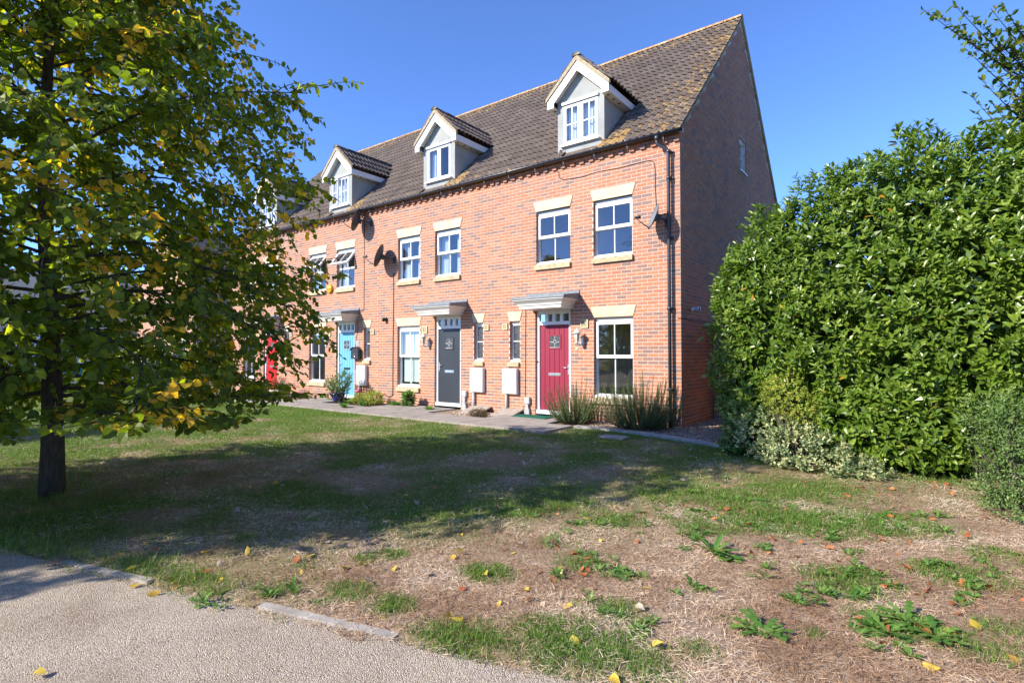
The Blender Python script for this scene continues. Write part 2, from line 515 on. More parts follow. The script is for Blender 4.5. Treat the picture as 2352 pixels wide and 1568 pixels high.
class MB:
    """collects polygons of any size, builds one mesh"""

    def __init__(s):
        s.v, s.f, s.sm = [], [], []

    def add(s, V, Fs, smooth=False):
        b = len(s.v)
        s.v += [tuple(map(float, p)) for p in V]
        s.f += [tuple(int(i) + b for i in f) for f in Fs]
        s.sm += [smooth] * len(Fs)
        return s

    def box(s, x0, y0, z0, x1, y1, z1):
        x0, x1 = sorted((x0, x1)); y0, y1 = sorted((y0, y1)); z0, z1 = sorted((z0, z1))
        V, Fc = boxes_arrays([[x0, y0, z0, x1, y1, z1]])
        return s.add(V, Fc)

    def obox(s, c, ax, ay, az, hx, hy, hz):
        c, ax, ay, az = map(np.asarray, (c, ax, ay, az))
        V = [c + ax * hx * i + ay * hy * j + az * hz * k for k in (-1, 1) for i, j in ((-1, -1), (1, -1), (1, 1), (-1, 1))]
        return s.add(V, BOXF)

    def prism(s, poly, d0, d1, axis):
        """poly: list of 2-D points in the plane across axis"""
        n = len(poly)

        def P(q, d):
            a, b = q
            return {0: (d, a, b), 1: (a, d, b), 2: (a, b, d)}[axis]
        V = [P(q, d0) for q in poly] + [P(q, d1) for q in poly]
        Fs = [tuple(range(n))[::-1], tuple(range(n, 2 * n))] + [(i, (i + 1) % n, n + (i + 1) % n, n + i) for i in range(n)]
        return s.add(V, Fs)

    def tube(s, pts, r, seg=8, cap=True, smooth=True):
        pts = [np.asarray(p, float) for p in pts]
        n = len(pts)
        rr = r if hasattr(r, '__len__') else [r] * n
        V = []
        ref = None
        for i, p in enumerate(pts):
            t = pts[min(i + 1, n - 1)] - pts[max(i - 1, 0)]
            t = t / (np.linalg.norm(t) + 1e-9)
            if ref is None:
                ref = np.array([0, 0, 1.0]) if abs(t[2]) < 0.9 else np.array([1.0, 0, 0])
            a = np.cross(t, ref); a /= np.linalg.norm(a) + 1e-9
            b = np.cross(a, t)
            ref = b
            for k in range(seg):
                w = 2 * math.pi * k / seg
                V.append(p + (a * math.cos(w) + b * math.sin(w)) * rr[i])
        Fs = [(i * seg + k, i * seg + (k + 1) % seg, (i + 1) * seg + (k + 1) % seg, (i + 1) * seg + k) for i in range(n - 1) for k in range(seg)]
        s.add(V, Fs, smooth)
        if cap:
            b = len(s.v) - n * seg
            s.f.append(tuple(range(b, b + seg))[::-1]); s.sm.append(False)
            s.f.append(tuple(range(b + (n - 1) * seg, b + n * seg))); s.sm.append(False)
        return s

    def lathe(s, c, prof, seg=16, ax=(0, 0, 1), smooth=True):
        """prof: list of (radius, height) along ax from c"""
        c = np.asarray(c, float); ax = np.asarray(ax, float); ax /= np.linalg.norm(ax)
        ref = np.array([0, 0, 1.0]) if abs(ax[2]) < 0.9 else np.array([1.0, 0, 0])
        a = np.cross(ax, ref); a /= np.linalg.norm(a)
        b = np.cross(ax, a)
        V = [c + ax * h + (a * math.cos(2 * math.pi * k / seg) + b * math.sin(2 * math.pi * k / seg)) * r for r, h in prof for k in range(seg)]
        n = len(prof)
        Fs = [(i * seg + k, i * seg + (k + 1) % seg, (i + 1) * seg + (k + 1) % seg, (i + 1) * seg + k) for i in range(n - 1) for k in range(seg)]
        s.add(V, Fs, smooth)
        b0 = len(s.v) - n * seg
        if prof[0][0] > 1e-4:
            s.f.append(tuple(range(b0, b0 + seg))[::-1]); s.sm.append(False)
        if prof[-1][0] > 1e-4:
            s.f.append(tuple(range(b0 + (n - 1) * seg, b0 + n * seg))); s.sm.append(False)
        return s

    def mesh(s, name):
        me = bpy.data.meshes.new(name)
        me.from_pydata(s.v, [], s.f)
        me.polygons.foreach_set('use_smooth', s.sm)
        me.update()
        return me

    def build(s, name, mat, parent=None, **props):
        return put(name, s.mesh(name), mat, parent, **props)


def sheet(x0, y, z0, x1, z1):
    return MB().add([(x0, y, z0), (x1, y, z0), (x1, y, z1), (x0, y, z1)], [(0, 1, 2, 3)])


def bevel_box(mb, x0, y0, z0, x1, y1, z1, b=0.006):
    """box whose front edges (-y side) are chamfered"""
    x0, x1 = sorted((x0, x1)); y0, y1 = sorted((y0, y1)); z0, z1 = sorted((z0, z1))
    V = [(x0, y1, z0), (x1, y1, z0), (x1, y1, z1), (x0, y1, z1),
         (x0, y0 + b, z0), (x1, y0 + b, z0), (x1, y0 + b, z1), (x0, y0 + b, z1),
         (x0 + b, y0, z0 + b), (x1 - b, y0, z0 + b), (x1 - b, y0, z1 - b), (x0 + b, y0, z1 - b)]
    Fs = [(0, 3, 2, 1), (8, 9, 10, 11)]
    for i in range(4):
        j = (i + 1) % 4
        Fs += [(i, j, 4 + j, 4 + i), (4 + i, 4 + j, 8 + j, 8 + i)]
    return mb.add(V, Fs)


# value noise for placement
def vnoise(x, y, seed=0):
    x = np.asarray(x, float); y = np.asarray(y, float)
    xi, yi = np.floor(x), np.floor(y)
    fx, fy = x - xi, y - yi
    fx = fx * fx * (3 - 2 * fx); fy = fy * fy * (3 - 2 * fy)

    def h(a, b):
        q = np.sin(a * 127.1 + b * 311.7 + seed * 74.7) * 43758.5453
        return q - np.floor(q)
    return (h(xi, yi) * (1 - fx) + h(xi + 1, yi) * fx) * (1 - fy) + (h(xi, yi + 1) * (1 - fx) + h(xi + 1, yi + 1) * fx) * fy


def fnoise(x, y, seed=0):
    return 0.55 * vnoise(x, y, seed) + 0.3 * vnoise(x * 2.1, y * 2.1, seed + 3) + 0.15 * vnoise(x * 4.3, y * 4.3, seed + 5)


def norm(a):
    return a / (np.linalg.norm(a, axis=-1, keepdims=True) + 1e-9)


def frames(d, up):
    """matrices whose columns are side, d (leaf length), normal"""
    d = norm(d)
    side = norm(np.cross(d, up))
    nn = np.cross(side, d)
    return np.stack([side, d, nn], -1)


def scatter(name, tv, tf, R, pos, scale, rnd, mat, parent=None, **props):
    tv = np.asarray(tv, float); tf = np.asarray(tf, int)
    N = len(pos)
    sc = np.asarray(scale, float)
    if sc.ndim == 1:
        sc = sc[:, None, None]
    else:
        sc = sc[:, None, :]
    V = np.einsum('nij,nkj->nki', R, tv[None] * sc) + np.asarray(pos)[:, None]
    Fc = tf[None] + len(tv) * np.arange(N)[:, None, None]
    me = np_mesh(name, V.reshape(-1, 3), Fc.reshape(-1, tf.shape[1]), np.repeat(rnd, len(tf)))
    return put(name, me, mat, parent, **props)


def pieces(name, tv, tf, R, pos, scale, rnd, mat, parent):
    """single objects sharing one mesh"""
    me = np_mesh(name, tv, tf)
    me.materials.append(MT[mat])
    inv = parent_inv(parent)
    for i in range(len(pos)):
        o = bpy.data.objects.new(name, me)
        COL.objects.link(o)
        o.parent = parent
        o.matrix_parent_inverse = inv
        M = Matrix(R[i].tolist()).to_4x4()
        M.translation = Vector(pos[i].tolist())
        sc = scale[i]
        M = M @ (Matrix.Scale(float(sc), 4) if np.ndim(sc) == 0 else Matrix.Diagonal((*map(float, sc), 1)))
        o.matrix_basis = M
        o['rnd'] = float(rnd[i])


def foliage(tv, tf, R, pos, scale, rnd, mat, parent, n_single=300, leaf='leaf', mass='foliage'):
    q = pix(pos)
    vis = (q[:, 2] > 0.3) & (q[:, 0] > -20) & (q[:, 0] < 2372) & (q[:, 1] > -20) & (q[:, 1] < 1588)
    key = np.where(vis, q[:, 2] / np.maximum(np.atleast_1d(np.asarray(scale)).reshape(len(pos), -1).mean(1), 1e-3), 1e9)
    order = np.argsort(key)
    n_single = min(n_single, int(vis.sum()))
    a, b = order[:n_single], order[n_single:]
    pieces(leaf, tv, tf, R[a], pos[a], scale[a], rnd[a], mat, parent)
    if len(b):
        scatter(mass, tv, tf, R[b], pos[b], scale[b], rnd[b], mat, parent, kind='stuff')


# leaf templates: length along +y, normal +z, unit length
def leaf_template(w, kind='oval', fold=0.12, droop=0.12):
    if kind == 'heart':
        ys = [0.0, 0.22, 0.6, 1.0]; ws = [0.14, 0.5, 0.40, 0.0]
    elif kind == 'oval':
        ys = [0.0, 0.3, 0.7, 1.0]; ws = [0.04, 0.42, 0.40, 0.0]
    else:
        ys = [0.0, 0.3, 0.7, 1.0]; ws = [0.12, 0.5, 0.36, 0.0]
    V = []
    for y, hw in zip(ys[:-1], ws[:-1]):
        dz = -droop * y * y
        V += [(-hw * w, y, dz + fold * hw * w * 2), (0, y, dz), (hw * w, y, dz + fold * hw * w * 2)]
    V.append((0, 1.0, -droop))
    F = []
    for i in range(2):
        a = i * 3
        F += [(a, a + 1, a + 4), (a, a + 4, a + 3), (a + 1, a + 2, a + 5), (a + 1, a + 5, a + 4)]
    F += [(6, 7, 9), (7, 8, 9)]
    return np.array(V), np.array(F)


HEART = leaf_template(0.95, 'heart', 0.10, 0.15)
LAUREL = leaf_template(0.42, 'oval', 0.16, 0.16)
LAUREL_PLAIN = (np.array([(0, 0, 0), (-.17, .45, .03), (.17, .45, .03), (0, 1, -.12)]), np.array([(0, 2, 1), (1, 2, 3)]))
OVAL = leaf_template(0.55, 'oval', 0.12, 0.1)
BEECH = leaf_template(0.62, 'oval', 0.12, 0.08)
NEEDLE = (np.array([(-0.07, 0, 0), (0.07, 0, 0), (0, 1, 0)]), np.array([(0, 1, 2)]))
BLADE = (np.array([(-0.5, 0, 0), (0.5, 0, 0), (0.36, 0.55, 0.06), (-0.36, 0.55, 0.06), (0, 1, 0.0)], float), np.array([(0, 1, 2), (0, 2, 3), (3, 2, 4)]))

# ================================================================== the setting: ground, path, road
KERB = [(-60, -24.6), (-12.0, -12.0), (-1.83, -9.31), (0.0, -8.83), (0.83, -8.59), (1.44, -8.42), (2.19, -8.20), (2.9, -7.95), (6.0, -6.9), (30, 1.5)]


def kerb_y(x):
    return np.interp(x, [k[0] for k in KERB], [k[1] for k in KERB])


# green patches of the near lawn, traced as (pixel x, pixel y, radius in metres, strength)
PATCH = [(900, 1270, .10, 1), (840, 1282, .08, 1), (1120, 1312, .16, 1), (800, 1355, .14, .8), (895, 1388, .13, 1), (330, 1295, .2, .6), (430, 1325, .18, .7),
         (640, 1352, .1, .8), (560, 1235, .09, .8), (1010, 1455, .16, .8), (1100, 1470, .18, .9), (1250, 1460, .2, .8), (1330, 1480, .24, .9), (1430, 1500, .2, .9), (1280, 1510, .16, .8),
         (1470, 1540, .16, .5), (1340, 1290, .16, .6), (1420, 1400, .15, .6), (1180, 1178, .16, .9), (1400, 1195, .22, .7), (1500, 1135, .3, .8), (1650, 1140, .4, .85),
         (1750, 1190, .4, .85), (1620, 1200, .3, .7), (1900, 1200, .4, .8), (2050, 1200, .35, .7), (1800, 1130, .35, .7), (1950, 1330, .24, .8), (2200, 1320, .24, .8), (2060, 1430, .2, .6), (2300, 1280, .25, .5), (2260, 1490, .16, .6), (2320, 1450, .15, .5), (1280, 1240, .12, .5),
         (1600, 1490, .1, .5), (1680, 1420, .06, .5), (1860, 1450, .06, .6), (700, 1300, .06, .5), (870, 1215, .1, .6)]
PATCH_W = np.array([[*gnd(u, v)[:2], r, s] for u, v, r, s in PATCH])


def greenness(x, y):
    x = np.asarray(x, float); y = np.asarray(y, float)
    d = (x - CAM[0]) * FWD[0] + (y - CAM[1]) * FWD[1]
    r = (x - CAM[0]) * RGT[0] + (y - CAM[1]) * RGT[1]
    far = np.clip((d - 3.5 - 0.22 * np.clip(r + 1, -3, 4)) / 1.3, 0, 1)
    n = fnoise(x * 1.7, y * 1.7, 11)
    g = far * np.clip(0.62 + 1.7 * (n - 0.5) + 0.08 * np.clip(d - 6, 0, 4), 0.25, 0.97)
    g = np.where((r < -1.2) & (d < 6), np.maximum(g, 0.25 * n + 0.2), g)
    for px, py, pr, ps in PATCH_W:
        q = ps * np.clip(1.35 - np.hypot(x - px, y - py) / pr, 0, 1)
        g = np.maximum(g, np.clip(q * (0.6 + 0.8 * n), 0, 1))
    return g


def ground_z(x, y):
    b = -0.105 + 0.035 * (fnoise(np.asarray(x) * 0.9, np.asarray(y) * 0.9, 2) - 0.5)
    dk = np.asarray(y) - kerb_y(x)
    b = np.where(dk < 0.02, -0.16, np.where(dk < 0.35, b * 0.5 + -0.105 * 0.5, b))
    b = np.where((np.asarray(y) > -2.3) & (np.abs(np.asarray(y)) < 14) & (np.asarray(x) < 1.6), np.minimum(b, -0.105), b)
    return b


xs = np.concatenate([[-900, -300, -120, -60, -40], np.arange(-30, -8, 0.5), np.arange(-8, 7, 0.07), np.arange(7, 14, 0.5), [20, 40, 90, 300, 900]])
ys = np.concatenate([[-900, -300, -120, -60, -30, -20, -15], np.arange(-12, -1, 0.07), np.arange(-1, 14, 0.5), [18, 30, 50, 90, 300, 900]])
GX, GY = np.meshgrid(xs, ys, indexing='ij')
GZ = ground_z(GX, GY)
nx, ny = GX.shape
idx = np.arange(nx * ny).reshape(nx, ny)
Fc = np.stack([idx[:-1, :-1], idx[1:, :-1], idx[1:, 1:], idx[:-1, 1:]], -1).reshape(-1, 4)
me = np_mesh('lawn', np.stack([GX, GY, GZ], -1).reshape(-1, 3), Fc, smooth=True, attrs={'green': ('POINT', greenness(GX, GY).ravel())})
lawn = put('lawn', me, 'lawn', kind='structure')

# footpath of bound gravel
kp = [(-60, -24.6), (-12.0, -12.0), (-1.83, -9.31), (0.0, -8.83), (0.83, -8.59), (1.44, -8.42), (2.19, -8.20), (2.9, -7.95), (6.0, -6.9), (30, 1.5)]
mb = MB()
V, Fs = [], []
for i, (x, y) in enumerate(kp):
    V += [(x, y, -0.112), (x + 0.6, y - 2.6, -0.112)]
    if i:
        a = 2 * (i - 1)
        Fs.append((a, a + 1, a + 3, a + 2))
path = mb.add(V, Fs).build('footpath', 'gravel_path', kind='structure')
# edging stones along it, one by one
seg = [(-1.83, -9.31), (2.9, -7.95)]
pts = np.array(kp)
L = 0.915
x = -8.2
k = 0
while x < 3.0:
    x2 = x + L * 0.965
    a = np.array([x, float(kerb_y(x))]); b = np.array([x2, float(kerb_y(x2))])
    dirv = (b - a) / np.linalg.norm(b - a)
    c = (a + b) / 2 + np.array([-dirv[1], dirv[0]]) * 0.028
    sunk = 0.0 if (-1.2 < x + L / 2 < 0.1 or 0.6 < x + L / 2 < 1.55) else -0.06
    top = -0.101 + sunk + random.uniform(-0.006, 0.004)
    mbk = MB()
    tilt = random.uniform(-0.012, 0.012)
    mbk.obox((*c, top - 0.06), (*dirv, tilt), (-dirv[1], dirv[0], 0), (0, 0, 1), L / 2 - 0.006, 0.026, 0.06)
    mbk.build('edging_stone', 'edging', path)
    x = x2
    k += 1

# concrete walk along the houses, slab by slab
walk = MB().box(-30, -2.10, -0.16, -1.75, -1.12, -0.075).build('walkway', 'concrete', kind='structure')
x = -1.75
while x > -18:
    w_ = 0.9
    MB().box(x - w_ + 0.006, -2.105 + random.uniform(-.006, .006), -0.12, x - 0.006, -1.115, -0.062 + random.uniform(-.004, .004)).build('paving_slab', 'concrete', walk)
    x -= w_
for (x0, x1, y0) in ((-3.95, -2.35, -1.112), (-7.9, -5.75, -1.112), (-11.4, -10.1, -1.112), (-15.9, -14.6, -1.112)):
    n_ = max(1, round((x1 - x0) / 0.75))
    for i in range(n_):
        xa, xb = x0 + (x1 - x0) * i / n_, x0 + (x1 - x0) * (i + 1) / n_
        MB().box(xa + .005, y0 + .006, -0.14, xb - .005, -0.16, -0.056 + random.uniform(-.004, .004)).build('paving_slab', 'concrete', walk)
# concrete strip edging the gravel bed in front of the end house
edge_pts = [(-1.75, -1.02), (-1.2, -0.98), (-0.57, -1.05), (0.0, -1.18), (0.5, -1.32), (1.0, -1.52), (1.5, -1.78)]
for a, b in zip(edge_pts[:-1], edge_pts[1:]):
    a, b = np.array(a), np.array(b)
    dv = (b - a) / np.linalg.norm(b - a)
    MB().obox((*((a + b) / 2), -0.10), (*dv, 0), (-dv[1], dv[0], 0), (0, 0, 1), np.linalg.norm(b - a) / 2 - .004, 0.085, 0.035).build('edging_strip', 'edging', walk)
# soil and gravel of the beds
bed = MB().box(-20, -1.11, -0.14, -1.7, 0.0, -0.098).build('planting_bed', simple('bed_soil', (0.14, 0.10, 0.07), 0.95, 0.1, 0.3, 12), kind='structure')
MB().add([(-1.7, -1.0, -.094), (-.5, -1.0, -.094), (1.5, -1.7, -.094), (3.2, -1.0, -.094), (3.2, 1.95, -.094), (-1.7, 1.95, -.094)], [(0, 1, 2, 3, 4, 5)]).build('gravel_bed', simple('gravel_bed_base', (0.17, 0.125, 0.10), 0.95, 0.1, 0.3, 40), kind='structure')
ico = np.array([(1, 0, 0), (-1, 0, 0), (0, 1, 0), (0, -1, 0), (0, 0, 1), (0, 0, -1)], float)
icf = np.array([(0, 2, 4), (2, 1, 4), (1, 3, 4), (3, 0, 4), (2, 0, 5), (1, 2, 5), (3, 1, 5), (0, 3, 5)])


def rand_rot(n):
    a = rng.normal(size=(n, 3)); b = rng.normal(size=(n, 3))
    return frames(a, b)


def pebbles(name, boxes, dens):
    P = []
    for x0, x1, y0, y1, z in boxes:
        n = int((x1 - x0) * (y1 - y0) * dens)
        P.append(np.stack([rng.uniform(x0, x1, n), rng.uniform(y0, y1, n), np.full(n, z) + rng.uniform(-.006, .008, n)], 1))
    P = np.concatenate(P)
    n = len(P)
    sc = np.stack([rng.uniform(.009, .017, n), rng.uniform(.007, .013, n), rng.uniform(.005, .009, n)], 1)
    return scatter(name, ico, icf, rand_rot(n), P, sc, rng.random(n), 'pebble', None, kind='stuff')


pb = pebbles('pebbles', [(-5.72, -3.97, -1.1, -0.02, -0.093), (-1.65, 1.6, -0.95, -0.02, -0.09), (0.02, 2.6, 0.0, 1.9, -0.09), (0.3, 1.5, -1.25, -.9, -0.09)], 1500)

# road with kerbs on the far left
road = MB().add([(-60, -40, -0.10), (-22.6, -40, -0.10), (-24.6, 40, -0.10), (-60, 40, -0.10)], [(0, 1, 2, 3)]).build('road', 'asphalt', kind='structure')
for i in range(60):
    y0 = -22 + i * 0.92
    x0 = -22.5 - 2 * (y0 + 40) / 80
    MB().box(x0 - 0.07, y0, -0.16, x0 + 0.06, y0 + 0.91, 0.0).build('kerb_stone', 'kerb', road)

# ================================================================== houses
C_H = 0.0747                                  # brick course
SL = 0.962                                    # roof slope
AA = math.atan(SL)
EAVE_Y, EAVE_Z = -0.13, 5.625
RIDGE_Y = 4.62
RIDGE_Z = EAVE_Z + SL * (RIDGE_Y - EAVE_Y)


def roof_z(y):
    return EAVE_Z + SL * (np.minimum(y, 2 * RIDGE_Y - y) - EAVE_Y)


BR_V, BR_F = boxes_arrays([[-0.5, 0, -0.5, 0.5, 0.012, 0.5]])


def brick_rnd(n):
    r = rng.random(n)
    return np.where(r < 0.66, rng.uniform(0.0, 0.62, n), rng.uniform(0.62, 1.0, n))


def facade_bricks(xl, xr, clipL, clipR, openings, ztop):
    out = []
    for i in range(-2, 80):
        z0 = i * C_H
        if z0 + 0.06 > ztop:
            break
        zc = z0 + C_H / 2
        off = 0.0 if i % 2 else 0.1125
        k0 = int((-xr - off) / 0.225) - 2
        for k in range(k0, k0 + int((xr - xl) / 0.225) + 5):
            b = -(k * 0.225 + off) - 0.005
            a = b - 0.215
            if k * 0.225 + off < 0:              # half brick at the corner
                b = min(b, -0.0)
            b = min(b, 0.0)
            if b <= -xr * 0 + a:
                continue
            c = (a + b) / 2
            if clipL: a = max(a, xl + 0.005)
            elif c < xl: continue
            if clipR: b = min(b, xr - 0.005)
            elif c > xr: continue
            if b - a < 0.02: continue
            iv = [(a, b)]
            for (ox0, ox1, oz0, oz1) in openings:
                if oz0 - 0.02 < zc < oz1 + 0.02:
                    nv = []
                    for p, q in iv:
                        if q <= ox0 or p >= ox1: nv.append((p, q)); continue
                        if p < ox0 - 0.02: nv.append((p, ox0))
                        if q > ox1 + 0.02: nv.append((ox1, q))
                    iv = nv
            out += [(p + (.001 if q - p > .2 else 0), q - (.001 if q - p > .2 else 0), z0 + 0.0062, z0 + C_H - 0.0062) for p, q in iv if q - p > 0.02]
    return np.array(out)


def tile_template(w=0.30, L=0.43, n=14):
    xs_ = np.linspace(0, w, n + 1)
    t = xs_ / 0.15
    h = 0.025 * np.sin(2 * np.pi * t + 0.55 * np.sin(2 * np.pi * t)) + 0.022
    V, F = [], []
    for yy, lift in ((0, 0.030), (L, -0.004)):
        V += [(x_ - w / 2, yy, hh + lift) for x_, hh in zip(xs_, h)]
    V += [(x_ - w / 2, 0.004, hh + 0.030 - 0.022) for x_, hh in zip(xs_, h)]
    V += [(x_ - w / 2, L, hh - 0.026) for x_, hh in zip(xs_, h)]
    V += [(x_ - w / 2, 0.0, hh + 0.030) for x_, hh in zip(xs_, h)]
    m_ = n + 1
    for i in range(n):
        F.append((i, i + 1, m_ + i + 1, m_ + i))
        F.append((2 * m_ + i, 2 * m_ + i + 1, 4 * m_ + i + 1, 4 * m_ + i))
    F += [(4 * m_ + n, 2 * m_ + n, 3 * m_ + n, m_ + n), (2 * m_, 4 * m_, m_, 3 * m_)]
    return np.array(V), F


TV, TF = tile_template()
TILE_ME = bpy.data.meshes.new('tile')
TILE_ME.from_pydata(TV.tolist(), [], TF)
TILE_ME.polygons.foreach_set('use_smooth', [True] * len(TF))
TILE_ME.materials.append(MT['tile'])
for i_, p_ in enumerate(TILE_ME.polygons):
    if i_ % 2 == 1 or i_ >= len(TF) - 2:
        p_.use_smooth = False
TILE_ME.update()


def add_tile(parent, inv, ax, up, nn, p, lichen, sc=1.0):
    o = bpy.data.objects.new('tile', TILE_ME)
    COL.objects.link(o)
    o.parent = parent
    o.matrix_parent_inverse = inv
    R = np.stack([ax, up, nn], -1)
    M = Matrix(R.tolist()).to_4x4()
    M.translation = Vector([float(c) for c in p])
    M = M @ Euler((random.uniform(-.006, .006), random.uniform(-.008, .008), random.uniform(-.006, .006))).to_matrix().to_4x4()
    o.matrix_basis = M
    o['rnd'] = random.random()
    o['lichen'] = float(lichen)


def apply_xf(mb, fn):
    mb.v = [tuple(fn(p)) for p in mb.v]
    return mb


def window(house, X, u0, u1, z0, z1, narrow=False, opened=False, inside='room', blind=False, y0=0.085):
    a, b = sorted((X(u0), X(u1)))
    fw = 0.045
    fr = MB()
    fr.box(a, y0, z0, a + fw, y0 + .07, z1).box(b - fw, y0, z0, b, y0 + .07, z1)
    fr.box(a + fw, y0, z1 - .10, b - fw, y0 + .07, z1)
    fr.box(a + .004, y0 - .022, z1 - .062, b - .004, y0 - .001, z1 - .006)       # trickle vent head
    fr.box(a + fw, y0, z0, b - fw, y0 + .07, z0 + .06)
    fr.box(a - .004, y0 - .06, z0 - .004, b + .004, y0 - .001, z0 + .032)          # sub-sill
    zm = z0 + (z1 - z0) * (0.5 if not narrow else 0.5)
    if not narrow:
        fr.box(a + fw, y0 + .002, zm - .03, b - fw, y0 + .068, zm + .03)
    w = fr.build('window', 'upvc', house)
    if narrow:
        MB().box(a + fw, y0 + .03, z0 + .06, b - fw, y0 + .04, zm - .012).build('pane', 'frosted', w)
        MB().box(a + fw, y0 + .03, zm + .012, b - fw, y0 + .04, z1 - .10).build('pane', 'frosted', w)
        MB().box(a + fw, y0 + .01, zm - .012, b - fw, y0 + .05, zm + .012).build('glazing_bar', 'upvc', w)
        return w
    xm = (a + b) / 2
    # lower fixed light
    zb0, zb1 = z0 + .06, zm - .03
    MB().box(xm - .011, y0 + .018, zb0, xm + .011, y0 + .055, zb1).build('glazing_bar', 'upvc', w)
    for p, q in ((a + fw, xm - .011), (xm + .011, b - fw)):
        sheet(p, y0 + .034, zb0, q, zb1).build('pane', 'glass', w)
    # upper sash, proud of the frame
    zt0, zt1 = zm - .022, z1 - .085
    sa, sb = a + .012, b - .012
    sf = .066
    ang = math.radians(38) if opened else 0
    ca, sn = math.cos(ang), math.sin(ang)
    py, pz = y0 - .002, zt1

    def rot(p):
        dy, dz = p[1] - py, p[2] - pz
        return (p[0], py + dy * ca + dz * sn, pz - dy * sn + dz * ca)
    s_ = MB()
    yf = y0 - .026
    s_.box(sa, yf, zt0, sa + sf, yf + .05, zt1).box(sb - sf, yf, zt0, sb, yf + .05, zt1)
    s_.box(sa + sf, yf, zt0, sb - sf, yf + .05, zt0 + sf).box(sa + sf, yf, zt1 - sf, sb - sf, yf + .05, zt1)
    apply_xf(s_, rot).build('sash', 'upvc', w)
    apply_xf(MB().box(xm - .011, yf + .01, zt0 + sf, xm + .011, yf + .045, zt1 - sf), rot).build('glazing_bar', 'upvc', w)
    for p, q in ((sa + sf, xm - .011), (xm + .011, sb - sf)):
        apply_xf(sheet(p, yf + .022, zt0 + sf, q, zt1 - sf), rot).build('pane', 'glass', w)
    # room behind
    r = MB()
    ya, yb = y0 + .075, y0 + 1.6
    V = [(a - .5, ya, z0 - .5), (b + .5, ya, z0 - .5), (b + .5, ya, z1 + .25), (a - .5, ya, z1 + .25), (a - .5, yb, z0 - .5), (b + .5, yb, z0 - .5), (b + .5, yb, z1 + .25), (a - .5, yb, z1 + .25)]
    r.add(V, [(4, 5, 6, 7), (0, 4, 7, 3), (1, 2, 6, 5), (0, 1, 5, 4), (3, 7, 6, 2)])
    r.build('room', 'dark_room' if inside == 'dark' else 'interior', w)
    if inside == 'curtain':
        for sgn in (0, 1):
            cw = (b - a) * 0.30
            c0 = a + .03 if sgn == 0 else b - .03 - cw
            cm = MB()
            n_ = 18
            V = []
            for i in range(n_ + 1):
                x_ = c0 + cw * i / n_
                V += [(x_, ya + .06 + .02 * math.sin(i * 1.4), z0 + .02), (x_, ya + .06 + .02 * math.sin(i * 1.4 + .3), z1 - .03)]
            cm.add(V, [(2 * i, 2 * i + 2, 2 * i + 3, 2 * i + 1) for i in range(n_)], True)
            cm.build('curtain', 'curtain', w)
    if blind:
        MB().box(a + .09, ya + .02, z0 + .12, b - .02, ya + .024, z1 - .06).build('roller_blind', 'blind', w)
    return w


